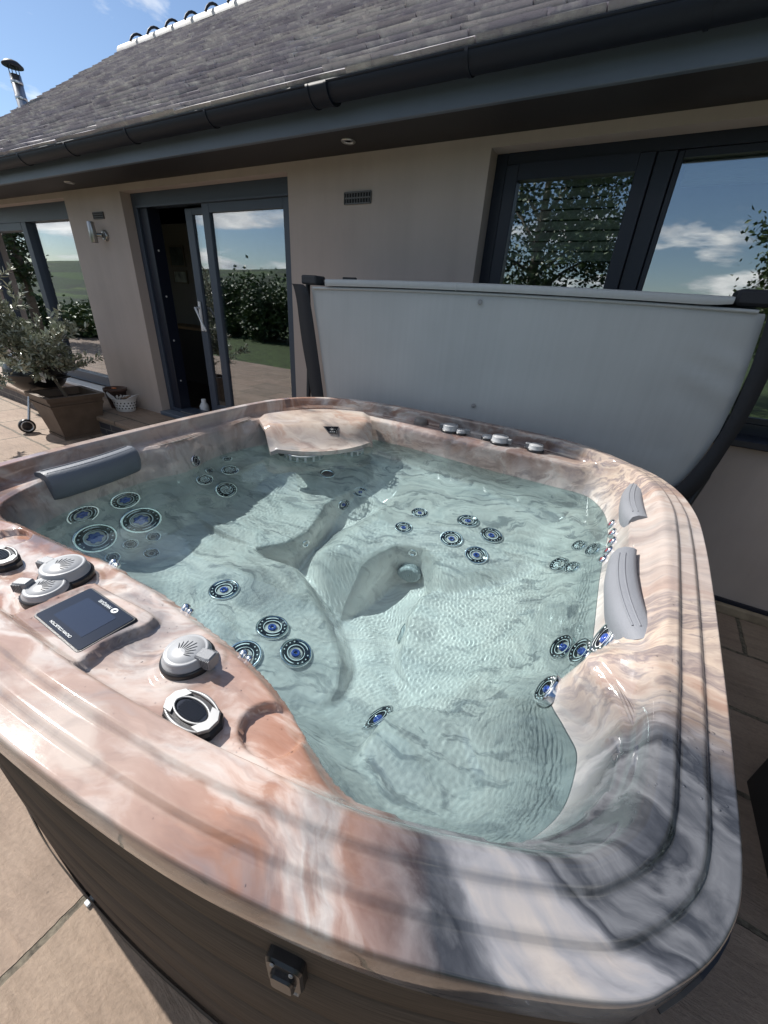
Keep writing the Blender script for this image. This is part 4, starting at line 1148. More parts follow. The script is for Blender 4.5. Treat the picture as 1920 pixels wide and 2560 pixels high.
# the rooms behind the glass
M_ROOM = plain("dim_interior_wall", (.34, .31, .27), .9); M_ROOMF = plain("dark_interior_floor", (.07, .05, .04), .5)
b_ = MB(); b_.add([(HX0, 5.6, -.1), (HX1, 5.6, -.1), (HX1, 5.6, 2.62), (HX0, 5.6, 2.62)], [(0, 1, 2, 3)])
b_.add([(HX0, YW + .34, 2.50), (HX1, YW + .34, 2.50), (HX1, 5.6, 2.50), (HX0, 5.6, 2.50)], [(0, 1, 2, 3)])
for x in (HX0 + .02, -6.75, -.9, HX1 - .02): b_.add([(x, YW + .34, .2), (x, 5.6, .2), (x, 5.6, 2.5), (x, YW + .34, 2.5)], [(0, 1, 2, 3)])
b_.box(-6.74, -4.6, 3.605, 3.70, .21, 2.495)
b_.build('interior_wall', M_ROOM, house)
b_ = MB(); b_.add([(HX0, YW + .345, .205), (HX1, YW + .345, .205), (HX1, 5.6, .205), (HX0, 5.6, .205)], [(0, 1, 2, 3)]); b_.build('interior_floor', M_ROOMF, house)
b_ = MB(); b_.box(HX0, HX1, 6.0, 6.2, -.1, 2.62); b_.box(HX0 - .1, HX0, YW, 6.2, -.1, 2.6); b_.box(HX1, HX1 + .1, YW, 6.2, -.1, 2.6)
b_.build('rear_wall', M_RENDER, house)

def glass_mat():
    m = bpy.data.materials.new("double_glazing"); m.use_nodes = True; nt = m.node_tree; nt.nodes.remove(nt.nodes['Principled BSDF']); N = NT(nt)
    gl = N.node('ShaderNodeBsdfGlossy'); gl.inputs['Roughness'].default_value = .004; gl.inputs[0].default_value = (.95, .97, 1, 1)
    tcn = N.node('ShaderNodeTexCoord'); nb = N.noise(tcn.outputs['Object'], 1.4, 1, .4)
    N.put(gl.inputs['Normal'], N.bump(nb, .02, .01))
    tr = N.node('ShaderNodeBsdfTransparent'); tr.inputs[0].default_value = (.78, .82, .82, 1)
    lw = N.node('ShaderNodeFresnel'); lw.inputs[0].default_value = 1.5
    mx = N.node('ShaderNodeMixShader'); N.put(mx.inputs[0], N.math('MINIMUM', N.math('ADD', N.math('MULTIPLY', lw.outputs[0], 2.6), .16), .95)); N.put(mx.inputs[1], tr.outputs[0]); N.put(mx.inputs[2], gl.outputs[0])
    N.put(nt.nodes['Material Output'].inputs[0], mx.outputs[0]); return m
M_GLASS = glass_mat()
def rect_frame(b_, x0, x1, z0, z1, w, y0, y1, mi=0, wt_=None, wb_=None):
    wt_ = w if wt_ is None else wt_; wb_ = w if wb_ is None else wb_
    b_.box(x0, x0 + w, y0, y1, z0, z1, mi, .004); b_.box(x1 - w, x1, y0, y1, z0, z1, mi, .004)
    b_.box(x0 + w, x1 - w, y0 + .002, y1 - .002, z1 - wt_, z1, mi); b_.box(x0 + w, x1 - w, y0 + .002, y1 - .002, z0, z0 + wb_, mi)
def pane(x0, x1, z0, z1, y, parent):
    b_ = MB(); b_.box(x0, x1, y, y + .006, z0, z1); return b_.build('pane', M_GLASS, parent)

# sliding door
yd = YW + .10
b_ = MB(); x0, x1, z0, z1 = DOOR
rect_frame(b_, x0, x1, z0 + .03, z1, .07, yd, yd + .16, 0, .10, .045)
b_.box(x0 + .07, x1 - .07, yd - .012, yd + .01, z1 - .118, z1 - .10, 0)
door = b_.build('sliding_door', M_FRAME, house)
b_ = MB(); rect_frame(b_, -2.92, x1 + .0 - .07, .30, z1 - .102, .095, yd + .012, yd + .065, 0, .085, .13); fp = b_.build('fixed_panel', M_FRAME, door)
pane(-2.826, x1 - .164, .43, z1 - .186, yd + .035, fp)
b_ = MB(); rect_frame(b_, -3.26, -2.30, .285, z1 - .130, .10, yd + .085, yd + .135, 0, .05, .14); lf = b_.build('sliding_leaf', M_FRAME, door)
pane(-3.16, -2.40, .42, z1 - .18, yd + .105, lf)
b_ = MB(); b_.box(-3.232, -3.198, yd + .068, yd + .084, 1.20, 1.48, 0, .004); b_.tube([(-3.215, yd + .07, 1.42), (-3.215, yd + .02, 1.42), (-3.215 + .10, yd + .0, 1.29), (-3.215 + .16, yd - .01, 1.215)], .011, 10); b_.build('handle', M_WHITEPL, lf)
b_ = MB(); b_.box(x0 + .07, x0 + .20, yd + .02, yd + .155, .27, z1 - .102, 0, .004)
for z in (.62, 1.06, 1.50, 1.92): b_.lathe([(.010, 0), (.010, .004), (.004, .006)], 10, 1, frame_mat((x0 + .20, yd + .075, z), (1, 0, 0)))
b_.build('door_jamb', [M_FRAMED, M_WHITEPL], door)
b_ = MB(); b_.box(x0, x1, YW - .03, yd - .002, .22, .262, 0, .004); b_.box(x0 + .21, x1 - .07, yd + .0, yd + .15, .265, .278, 1); b_.build('threshold', [M_FASCIA, M_STEEL], door)

# right window
yw = YW + .115
x0, x1, z0, z1 = RW
b_ = MB(); rect_frame(b_, x0, x1, z0 + .03, z1, .07, yw, yw + .12, 0, .055, .07); b_.box(.60, .69, yw, yw + .12, z0 + .1, z1 - .055, 0, .004)
rw = b_.build('window', M_FRAMED, house); rw['label'] = 'wide dark framed window beside the folded cover'
b_ = MB(); rect_frame(b_, x0 + .072, .598, z0 + .102, z1 - .057, .075, yw - .018, yw + .06); sh_ = b_.build('sash', M_FRAMED, rw); pane(x0 + .146, .524, z0 + .176, z1 - .131, yw + .02, sh_)
b_ = MB(); rect_frame(b_, .692, 2.6, z0 + .102, z1 - .057, .03, yw + .01, yw + .06); s2 = b_.build('sash', M_FRAMED, rw); pane(.721, 2.571, z0 + .131, z1 - .086, yw + .03, s2)
b_ = MB(); b_.box(2.60, 2.69, yw, yw + .12, z0 + .1, z1 - .055); b_.box(2.69, x1 - .07, yw + .01, yw + .06, z0 + .1, z1 - .055); b_.build('side_light', M_FRAMED, rw)
b_ = MB(); b_.box(x0, x1, YW - .05, yw - .002, z0, z0 + .04, 0, .006); b_.build('sill', M_FRAMED, rw)
M_BLIND = plain("olive_blind", (.72, .74, .62), .8, var=.1)
b_ = MB()
for k in range(9):
    za = 2.33 - .052 * k; b_.box(x0 + .09, .58, yw + .10, yw + .106, za - .050, za, 0); b_.tube([(x0 + .09, yw + .098, za - .050), (.58, yw + .098, za - .050)], .0045, 6, 1)
b_.build('blind', [M_BLIND, M_DARK], rw)
b_ = MB(); b_.box(.74, 2.56, yw + .16, yw + .22, 2.22, 2.33, 0, .01)
for k in range(3): b_.tube([(.74, yw + .158, 2.24 + .03 * k), (2.56, yw + .158, 2.24 + .03 * k)], .006, 6)
b_.build('blind', M_BLIND, rw)

# left window
yl = YW + .10; x0, x1, z0, z1 = LW
b_ = MB(); rect_frame(b_, x0, x1, z0 + .03, z1, .07, yl, yl + .14, 0, .165, .12); b_.box(-6.45, -6.32, yl + .0, yl + .14, z0 + .15, z1 - .165, 0, .004); b_.box(x0 + .07, -6.45, yl - .002, yl + .14, 2.135, 2.215, 0)
lwn = b_.build('window', M_FRAME, house); lwn['label'] = 'tall dark framed window behind the olive tree'
pane(x0 + .068, -6.452, z0 + .148, 2.137, yl + .06, lwn); pane(-6.322, x1 - .068, z0 + .148, z1 - .163, yl + .06, lwn)
b_ = MB(); b_.box(x0, x1 + .02, YW - .06, yl - .002, z0 - .02, z0 + .018, 0, .005); b_.build('sill', M_WHITEPL, lwn)

# eaves: soffit, fascia, gutter, brackets
b_ = MB(); b_.box(HX0 - .15, HX1, 1.199, YW - .002, 2.437, 2.455); soff = b_.build('soffit', M_SOFFIT, house)
b_ = MB(); b_.box(HX0 - .15, HX1, 1.166, 1.197, 2.418, 2.62, 0, .003); b_.build('fascia', M_FASCIA, house)
def half_round(x0, x1, yc, zc_, r, th_, n=16):
    b_ = MB(); vs = []
    for x in (x0, x1):
        for rr, sgn in ((r, 1), (r - th_, -1)):
            ang_ = np.linspace(0, math.pi, n + 1)[::sgn]
            for a in ang_: vs.append((x, yc - rr * math.cos(a), zc_ - rr * math.sin(a)))
    m_ = 2 * (n + 1)
    fs = [(k, (k + 1) % m_, m_ + (k + 1) % m_, m_ + k) for k in range(m_)]
    b_.add(vs, fs, 0, True); b_.add(vs[:m_], [tuple(range(m_))]); b_.add(vs[m_:], [tuple(reversed(range(m_)))])
    return b_
GY, GZ, GR = 1.092, 2.560, .064
gut = half_round(HX0 - .15, HX1, GY, GZ, GR, .006); gut.tube([(HX0 - .15, GY - GR + .002, GZ), (HX1, GY - GR + .002, GZ)], .007, 8); gut = gut.build('gutter', M_GUTTER, house)
for x in (-7.0, -6.15, -5.30, -4.44, -3.62, -2.77, -1.91, -.20, .68, 1.55, 2.4):
    half_round(x - .008, x + .008, GY, GZ, GR + .005, .005).build('gutter_bracket', M_GUTTER, gut)
half_round(-1.08, -.97, GY, GZ, GR + .008, .008).build('gutter_union', M_GUTTER, gut)
for x in (-1.085, -.965): half_round(x - .008, x + .008, GY, GZ, GR + .013, .012).build('gutter_clip', M_GUTTER, gut)
for x in (-1.085, -4.42, 2.2):
    b_ = MB(); b_.lathe([(.045, .002), (.045, -.004), (.038, -.009), (.030, -.006)], 28, 0, Matrix.Translation((x, 1.40, 2.437)), cap=False); b_.lathe([(.030, -.006), (.024, .0), (.01, .0)], 24, 1, Matrix.Translation((x, 1.40, 2.437)))
    b_.build('downlight', [M_STEEL, plain("lamp_lens", (.5, .5, .5), .3)], soff)

# wall vents
def vent(x0, x1, z0, z1, rows, mat):
    b_ = MB(); rect_frame(b_, x0, x1, z0, z1, .008, YW - .012, YW + .004)
    b_.box(x0 + .008, x1 - .008, YW - .002, YW + .003, z0 + .008, z1 - .008, 1)
    nx_ = int((x1 - x0) / .022)
    for r_ in range(1, rows): zz = lerp(z0, z1, r_ / rows); b_.box(x0 + .008, x1 - .008, YW - .010, YW - .003, zz - .004, zz + .004)
    for k in range(1, nx_): xx = lerp(x0, x1, k / nx_); b_.box(xx - .003, xx + .003, YW - .009, YW - .003, z0 + .008, z1 - .008)
    b_.build('air_vent', [mat, M_DARK], house)
vent(-1.255, -1.03, 2.165, 2.235, 2, plain("vent_grey", (.10, .10, .10), .5)); vent(-4.50, -4.30, 2.175, 2.235, 3, plain("vent_brown", (.05, .04, .035), .5))

# stone slates, course by course
SL = 0.715; AN = math.atan(SL); EY, EZ = 1.048, 2.552
def slate_mat():
    m, nt, p = new_mat("stone_slate"); N = NT(nt)
    tcn = N.node('ShaderNodeTexCoord'); o_ = tcn.outputs['Object']
    oi = N.node('ShaderNodeNewGeometry')
    rnd = oi.outputs['Random Per Island']
    base = N.ramp(rnd, [(0, (.30, .275, .30)), (.3, (.42, .39, .41)), (.55, (.36, .335, .37)), (.8, (.46, .43, .43)), (1, (.52, .49, .47))])
    li = N.noise(o_, 7, 8, .7); l2 = N.noise(o_, 26, 6, .7)
    c = N.mix(N.ramp(li, [(.50, (0, 0, 0)), (.66, (.85, .85, .85))]), base, (.62, .60, .57, 1))
    c = N.mix(N.ramp(l2, [(.55, (0, 0, 0)), (.75, (.7, .7, .7))]), c, (.17, .145, .19, 1))
    N.put(p.inputs['Base Color'], c); p.inputs['Roughness'].default_value = .9; p.inputs['Specular IOR Level'].default_value = .2
    g = N.noise(o_, 38, 6, .65); N.put(p.inputs['Normal'], N.bump(g, .7, .008)); return m
M_SLATE = slate_mat()
b_ = MB(); t_ = Vector((0, math.cos(AN), math.sin(AN))); n_ = Vector((0, -math.sin(AN), math.cos(AN)))
course = .118; RIDGE_Y = 4.5; s_max = (RIDGE_Y - EY) / math.cos(AN)
ncourse = int(s_max / course)
for j in range(ncourse):
    s0 = j * course; k0 = EY + s0 * math.cos(AN)
    xl = -7.87 - .135 * (RIDGE_Y - k0); x = xl + random.uniform(-.03, .03); xe = 4.6
    while x < xe:
        w_ = random.uniform(.20, .45) * (1.15 - .35 * j / ncourse); th_ = random.uniform(.024, .034); lift = .016 + random.uniform(-.001, .002)
        a = x + .003; b = min(x + w_ - .003, xe)
        j1, j2 = random.uniform(-.012, .008), random.uniform(-.012, .008); tw = random.uniform(-.0015, .0015)
        def P(xx, ss, hh): q = Vector((xx, EY, EZ)) + t_ * ss + n_ * hh; return (q.x, q.y, q.z)
        ml = (a + b) / 2 + random.uniform(-.04, .04) * w_; jm = random.uniform(-.010, .006)
        top = [P(a, s0 + j1, lift + th_ + tw), P(ml, s0 + jm, lift + th_ + random.uniform(-.0012, .0012)), P(b, s0 + j2, lift + th_ - tw), P(b, s0 + course * 1.9, .004), P(a, s0 + course * 1.9, .004)]
        bot = [P(a, s0 + j1 + .004, lift), P(ml, s0 + jm + .003, lift), P(b, s0 + j2 + .004, lift), P(b, s0 + course * 1.9, -.006), P(a, s0 + course * 1.9, -.006)]
        b_.add(top + bot, [(0, 1, 2, 3, 4), (5, 6, 1, 0), (6, 7, 2, 1), (7, 8, 3, 2), (9, 5, 0, 4), (8, 9, 4, 3)])
        x += w_
roof = b_.build('roof', M_SLATE, house)
b_ = MB(); xr_ = 4.6; RZ = EZ + (RIDGE_Y - EY) * SL
b_.add([(-8.32, EY + .03, EZ - .005), (xr_, EY + .03, EZ - .005), (xr_, RIDGE_Y, RZ - .02), (-7.85, RIDGE_Y, RZ - .02), (xr_, RIDGE_Y * 2 - 1.4, 2.6), (-8.3, RIDGE_Y * 2 - 1.4, 2.6)], [(0, 1, 2, 3), (3, 2, 4, 5)])
b_.add([(-8.18, EY + .25, 2.5), (-7.83, RIDGE_Y, RZ - .05), (-8.18, RIDGE_Y * 2 - 1.5, 2.5)], [(0, 1, 2)])
b_.add([(-8.15, YW, 2.5), (5.2, YW, 2.5), (5.2, 7.4, 2.5), (-8.15, 7.4, 2.5)], [(0, 1, 2, 3)])
b_.build('roof_deck', M_DARK, roof)
M_RIDGE = plain("pale_ridge_tile", (.42, .41, .40), .6, var=.18, vscale=9, bump=.3, bscale=60)
x = -7.93; 
while x < 4.3:
    g_ = MB(); vs = []; n = 9
    for xx in (x, x + .45):
        for a in np.linspace(0, math.pi, n): vs.append((xx, RIDGE_Y + .13 * math.cos(a), RZ - .045 + .125 * math.sin(a)))
    g_.add(vs, [(k, n + k, n + k + 1, k + 1) for k in range(n - 1)], 0, True); g_.add(vs[:n], [tuple(range(n))])
    rt = g_.build('ridge_tile', M_RIDGE, roof)
    g_ = MB(); pts = []
    for a in np.linspace(math.pi * .08, math.pi * .92, 9): pts.append((x + .45 + .05 * math.sin(a), RIDGE_Y - .17 * math.cos(a), RZ - .045 + .165 * math.sin(a)))
    g_.tube(pts, .017, 6); g_.build('ridge_joint', M_GUTTER, rt)
    x += .45

# steel flue beyond the verge
fx, fy, fz = -8.00, 2.80, 3.62
b_ = MB(); b_.lathe([(.068, -3.7), (.068, -.2), (.068, .55)], 24, 0, Matrix.Translation((fx, fy, fz)))
b_.lathe([(.12, -.08), (.115, -.02), (.075, .10), (.071, .16)], 24, 0, Matrix.Translation((fx, fy, fz)))
for z in (.30, .47): b_.lathe([(.071, z - .02), (.075, z), (.071, z + .02)], 24, 0, Matrix.Translation((fx, fy, fz)))
flue = b_.build('flue_pipe', plain("stainless_flue", (.46, .47, .49), .28, .95), house)
b_ = MB()
for k in range(4): a = R(90 * k + 45); b_.tube([(fx + .06 * math.cos(a), fy + .06 * math.sin(a), fz + .53), (fx + .06 * math.cos(a), fy + .06 * math.sin(a), fz + .66)], .006, 6)
b_.lathe([(.02, .645), (.125, .635), (.125, .65), (.08, .69), (.02, .71)], 28, 0, Matrix.Translation((fx, fy, fz))); b_.build('cowl', M_GUTTER, flue)

# ------------------------------------------------------------------ lamp on the wall
lampw = hroot('wall_lamp', 'brushed steel tube wall lamp between the two glazed openings', 'wall lamp')
b_ = MB(); b_.lathe([(.033, -.09), (.034, -.088), (.034, .088), (.033, .09), (.026, .09), (.026, .07)], 28, 0, Matrix.Translation((-4.415, YW - .095, 2.05))); b_.build('lamp_tube', M_STEEL, lampw)
b_ = MB(); b_.tube([(-4.40, YW - .06, 2.03), (-4.36, YW - .03, 2.03)], .02, 12); b_.lathe([(.048, 0), (.048, .022), (.042, .028)], 24, 0, frame_mat((-4.345, YW, 2.03), (0, -1, 0))); b_.build('mount', M_STEEL, lampw)

# ------------------------------------------------------------------ ground, step and surroundings
def flag_mat(name, rot, scale=1.0):
    m, nt, p = new_mat(name); N = NT(nt)
    tcn = N.node('ShaderNodeTexCoord'); o_ = tcn.outputs['Object']
    wob = N.vadd(o_, N.noise(o_, 3.5, 4, .6, 0, 'Color'), .035)
    wob = N.vadd(wob, N.noise(o_, 22, 4, .6, 0, 'Color'), .009)
    v = N.mapping(wob, (.05, .12, 0), (0, 0, rot), (1, 1, 1))
    br = N.node('ShaderNodeTexBrick'); N.put(br.inputs['Vector'], v)
    br.offset = .37; br.offset_frequency = 2; br.squash = 1.45; br.squash_frequency = 3
    br.inputs['Scale'].default_value = 1.0; br.inputs['Brick Width'].default_value = .62; br.inputs['Row Height'].default_value = .46
    br.inputs['Mortar Size'].default_value = .011; br.inputs['Mortar Smooth'].default_value = .25; br.inputs['Bias'].default_value = 0
    br.inputs['Color1'].default_value = (0, 0, 0, 1); br.inputs['Color2'].default_value = (1, 1, 1, 1); br.inputs['Mortar'].default_value = (.5, .5, .5, 1)
    stone = N.ramp(br.outputs['Color'], [(0, (.29, .225, .175)), (.35, (.37, .275, .215)), (.6, (.315, .26, .195)), (.8, (.40, .305, .245)), (1, (.265, .22, .18))])
    big = N.noise(o_, 2.6, 6, .6); rip = N.noise(N.mapping(o_, rot=(0, 0, .6), sc=(2.2, 11, 1)), 2.4, 7, .65, .8); fine = N.noise(o_, 70, 5, .65)
    c = N.mix(.55, stone, N.ramp(big, [(.3, (.205, .155, .122)), (.5, (.31, .235, .185)), (.7, (.39, .31, .25))]))
    c = N.mix(.5, c, N.mix(1, c, N.ramp(rip, [(.35, (.72, .70, .68)), (.55, (1.05, 1.05, 1.05)), (.7, (1.15, 1.12, 1.08))]), 'MULTIPLY'))
    c = N.mix(.5, c, N.mix(1, c, N.ramp(fine, [(.3, (.75, .75, .75)), (.65, (1.12, 1.12, 1.12))]), 'MULTIPLY'))
    sp = N.ramp(N.noise(o_, 34, 3, .5), [(.70, (0, 0, 0)), (.76, (.55, .55, .55))]); c = N.mix(sp, c, (.10, .08, .07, 1))
    mort = N.ramp(N.noise(o_, 40, 4, .6), [(.35, (.06, .052, .04)), (.55, (.17, .15, .115)), (.75, (.26, .235, .18))])
    c = N.mix(br.outputs['Fac'], c, mort); N.put(p.inputs['Base Color'], N.mix(1.0, c, (.84, .82, .80, 1), 'MULTIPLY')); p.inputs['Roughness'].default_value = .8
    h = N.math('ADD', N.math('MULTIPLY', N.math('SUBTRACT', 1.0, br.outputs['Fac']), 1.0), N.math('ADD', N.math('MULTIPLY', rip, .55), N.math('MULTIPLY', fine, .25)))
    N.put(p.inputs['Normal'], N.bump(h, .9, .013)); return m
M_FLAG = flag_mat("sandstone_flags", R(2)); M_FLAG2 = flag_mat("sandstone_step", R(0))
b_ = MB(); b_.add([(-15, -3.1, 0), (9, -3.1, 0), (9, 1.9, 0), (-15, 1.9, 0)], [(0, 1, 2, 3)]); pat = b_.build('patio', M_FLAG); pat.rotation_euler = (0, 0, HRZ); tag(pat, kind='structure')

def step_edge(x): return np.interp(x, [-12, -6.6, -5.6, -4.0, -2.5, -.9], [1.20, 1.10, 1.02, 1.08, 1.02, 1.0])
b_ = MB(); xs_ = np.linspace(-12, -.9, 60); vs = []
for x in xs_:
    ye = float(step_edge(x)); vs += [(x, ye - .012, .215), (x, ye - .018, .200), (x, ye - .016, .168), (x, ye, .160), (x, YW + .02, .215)]
fs = []
for i in range(len(xs_) - 1):
    a, b = i * 5, i * 5 + 5
    fs += [(a + 1, b + 1, b, a), (a + 2, b + 2, b + 1, a + 1), (a + 3, b + 3, b + 2, a + 2), (a, b, b + 4, a + 4)]
b_.add(vs, fs); stp = b_.build('terrace_step', M_FLAG2); stp.rotation_euler = (0, 0, HRZ); tag(stp, 'paved stone step running along the house wall below the sliding door', 'step')
def brick_mat():
    m, nt, p = new_mat("blue_brick"); N = NT(nt); tcn = N.node('ShaderNodeTexCoord'); v = N.mapping(tcn.outputs['Object'], (0, 0, 0), (R(90), 0, 0))
    br = N.node('ShaderNodeTexBrick'); N.put(br.inputs['Vector'], v); br.inputs['Scale'].default_value = 1; br.inputs['Brick Width'].default_value = .225; br.inputs['Row Height'].default_value = .075; br.inputs['Mortar Size'].default_value = .006
    br.inputs['Color1'].default_value = (.045, .048, .06, 1); br.inputs['Color2'].default_value = (.075, .07, .078, 1); br.inputs['Mortar'].default_value = (.2, .19, .17, 1)
    N.put(p.inputs['Base Color'], br.outputs['Color']); p.inputs['Roughness'].default_value = .6; N.put(p.inputs['Normal'], N.bump(N.math('SUBTRACT', 1, br.outputs['Fac']), .6, .006)); return m
b_ = MB(); vs = []
for x in xs_: ye = float(step_edge(x)) + .004; vs += [(x, ye, .0), (x, ye, .162)]
b_.add(vs, [(2 * i, 2 * i + 2, 2 * i + 3, 2 * i + 1) for i in range(len(xs_) - 1)]); b_.build('riser', brick_mat(), stp)
# timber edging at the foot of the wall on the right, with dark damp course above
pl_ = hroot('edging_board', 'weathered timber edging board along the foot of the wall right of the tub', 'board')
b_ = MB(); b_.box(1.0, 5.0, 1.535, 1.575, .0, .055, 0, .004); b_.build('plank', plain("weathered_timber", (.30, .24, .17), .8, var=.25, vscale=14, bump=.3, bscale=50), pl_)
b_ = MB(); b_.box(1.0, 5.0, 1.578, 1.597, .0, .075, 0); b_.build('damp_proof_strip', M_FRAMED, pl_)

# rolling country behind the photographer, seen in the glass
def land_mat():
    m, nt, p = new_mat("fields"); N = NT(nt); tcn = N.node('ShaderNodeTexCoord'); o_ = tcn.outputs['Object']
    w = N.vadd(o_, N.noise(o_, .006, 3, .5, 0, 'Color'), 60)
    vo = N.node('ShaderNodeTexVoronoi'); vo.inputs['Scale'].default_value = .0085; N.put(vo.inputs['Vector'], w)
    ve = N.node('ShaderNodeTexVoronoi', feature='DISTANCE_TO_EDGE'); ve.inputs['Scale'].default_value = .0085; N.put(ve.inputs['Vector'], w)
    s_ = N.node('ShaderNodeSeparateXYZ'); N.put(s_.inputs[0], vo.outputs['Color'])
    f = N.ramp(s_.outputs[0], [(0, (.018, .040, .012)), (.4, (.040, .085, .017)), (.7, (.065, .10, .026)), (1, (.016, .034, .012))])
    f = N.mix(N.ramp(N.noise(o_, .012, 5, .6), [(.47, (0, 0, 0)), (.55, (1, 1, 1))]), f, (.018, .035, .014, 1))
    hedge = N.ramp(ve.outputs['Distance'], [(.03, (1, 1, 1)), (.05, (0, 0, 0))]); f = N.mix(hedge, f, (.016, .032, .012, 1))
    gr = N.ramp(N.noise(o_, 3.0, 5, .6), [(.3, (.75, .75, .75)), (.7, (1.15, 1.15, 1.15))]); f = N.mix(1, f, gr, 'MULTIPLY')
    N.put(p.inputs['Base Color'], f); p.inputs['Roughness'].default_value = .95; return m
nr_, na_ = 70, 144; vs = [(0, 0, -.03)]
for i in range(nr_):
    r_ = 6 * (6500 / 6) ** (i / (nr_ - 1))
    for k in range(na_):
        a = 2 * math.pi * k / na_; x, y = r_ * math.cos(a), r_ * math.sin(a)
        back = float(smooth(0.3, -.5, math.sin(a)))
        h = -.03 - back * 22 * float(smooth(25, 220, r_)) + (back * (78 + 24 * math.sin(a * 5 + 1) + 10 * math.sin(a * 13)) + (1 - back) * 8) * float(smooth(330, 1500, r_)) + (1 - back) * 0
        vs.append((x, y, h))
fs = [(0, 1 + k, 1 + (k + 1) % na_) for k in range(na_)]
for i in range(nr_ - 1):
    for k in range(na_):
        a, b = 1 + i * na_ + k, 1 + i * na_ + (k + 1) % na_; fs.append((a, a + na_, b + na_, b))
b_ = MB(); b_.add(vs, fs, 0, True); gd = b_.build('ground', land_mat()); tag(gd, kind='structure')
b_ = MB(); b_.add([(-40, -40, -.012), (30, -40, -.012), (30, -3.0, -.012), (-40, -3.0, -.012)], [(0, 1, 2, 3)])
lawn = b_.build('lawn', plain("mown_grass", (.040, .068, .016), .95, var=.6, vscale=5, bump=.8, bscale=60)); lawn.rotation_euler = (0, 0, HRZ); tag(lawn, kind='structure')

# foliage made of many small leaves
def leaf_mat(name, a, b, rough=.5, trans=.25):
    m, nt, p = new_mat(name); N = NT(nt); g = N.node('ShaderNodeNewGeometry')
    N.put(p.inputs['Base Color'], N.ramp(g.outputs['Random Per Island'], [(0, a), (1, b)])); p.inputs['Roughness'].default_value = rough
    return m
def leaves(b_, centres, spread, n, L, W_, gravity=0.0):
    C_ = np.array(centres, float)
    for _ in range(n):
        c = C_[rng.integers(len(C_))] + rng.normal(0, 1, 3) * np.array(spread)
        d = rng.normal(0, 1, 3); d[2] = d[2] * .6 - gravity; d /= np.linalg.norm(d); s = np.cross(d, rng.normal(0, 1, 3)); s /= np.linalg.norm(s) + 1e-9
        l = L * rng.uniform(.6, 1.25); w = W_ * rng.uniform(.7, 1.2); nn_ = np.cross(d, s) * l * .08
        b_.add([c, c + d * l * .45 + s * w - nn_, c + d * l, c + d * l * .45 - s * w - nn_], [(0, 1, 2, 3)])
M_BARK = plain("grey_bark", (.13, .105, .08), .9, bump=.6, bscale=40, var=.25)
def limbs(b_, base, h, r, n, reach, seed):
    rg = random.Random(seed); tips = []
    top = Vector(base) + Vector((rg.uniform(-.1, .1) * h, rg.uniform(-.1, .1) * h, h))
    mid = Vector(base).lerp(top, .5) + Vector((rg.uniform(-.05, .05) * h, rg.uniform(-.05, .05) * h, 0))
    b_.tube([base, mid, top], [r, r * .75, r * .35], 10)
    for k in range(n):
        s = Vector(base).lerp(top, rg.uniform(.35, .95)); a = rg.uniform(0, 6.28); L = reach * rg.uniform(.5, 1.0)
        e = s + Vector((math.cos(a) * L, math.sin(a) * L, L * rg.uniform(.2, .9))); m_ = s.lerp(e, .5) + Vector((0, 0, L * .08))
        b_.tube([s, m_, e], [r * .35, r * .22, r * .08], 6)
        for q in range(3): tips.append(list(s.lerp(e, rg.uniform(.45, 1.1))))
    return tips
def tree(name, label, cat, loc, h, r, crown_r, nl, leaf, mat, seed, group=None, low=.3):
    t = thing(name, label, cat, loc, 0, group); b_ = MB(); tips = limbs(b_, (0, 0, 0), h * .8, r, 16, crown_r, seed); b_.build('trunk', M_BARK, t)
    rg = random.Random(seed + 5)
    for _ in range(22):
        a = rg.uniform(0, 6.28); z = rg.uniform(low, 1.0); q = crown_r * math.sqrt(max(.05, 1 - ((z - .6) / .5) ** 2)) * rg.uniform(.3, .95); tips.append([math.cos(a) * q, math.sin(a) * q, z * h])
    c_ = MB(); leaves(c_, tips, (crown_r * .16, crown_r * .16, h * .05), nl, leaf, leaf * .3); c_.build('crown', mat, t); return t
ML_DARK = leaf_mat("dark_leaves", (.018, .036, .012), (.06, .10, .03)); ML_MID = leaf_mat("mid_leaves", (.04, .075, .02), (.11, .16, .05)); ML_PALE = leaf_mat("silver_leaves", (.11, .13, .075), (.24, .26, .17))
tree('garden_tree', 'dense dark garden tree reflected in the narrow pane of the right hand window', 'tree', (-2.75, -8.6, 0), 6.8, .17, 2.3, 15000, .14, ML_DARK, 3)
tree('garden_tree', 'pale leaved small tree reflected at the right edge of the wide window pane', 'tree', (2.75, -7.4, 0), 3.35, .09, 1.15, 6000, .11, ML_MID, 11)
tree('garden_tree', 'tall tree standing on the lawn left of the patio and reflected in the left window', 'tree', (-15.3, -.35, 0), 5.2, .14, .6, 2500, .14, ML_DARK, 17)
k = 0
hedge_spots = [(-17.5, -5.5, 1.3, 1.5), (-18.0, -3.0, 1.1, 1.4), (-19.5, -1.2, 1.2, 1.6), (-16.0, -1.9, .8, 1.0)]
for q in range(19):
    hedge_spots.append((-16.5 + .78 * q + random.uniform(-.3, .3), -6.6 - .10 * q - random.uniform(0, 1.6), random.uniform(1.35, 1.95) + (.75 if q > 6 else .35), random.uniform(1.0, 1.5)))
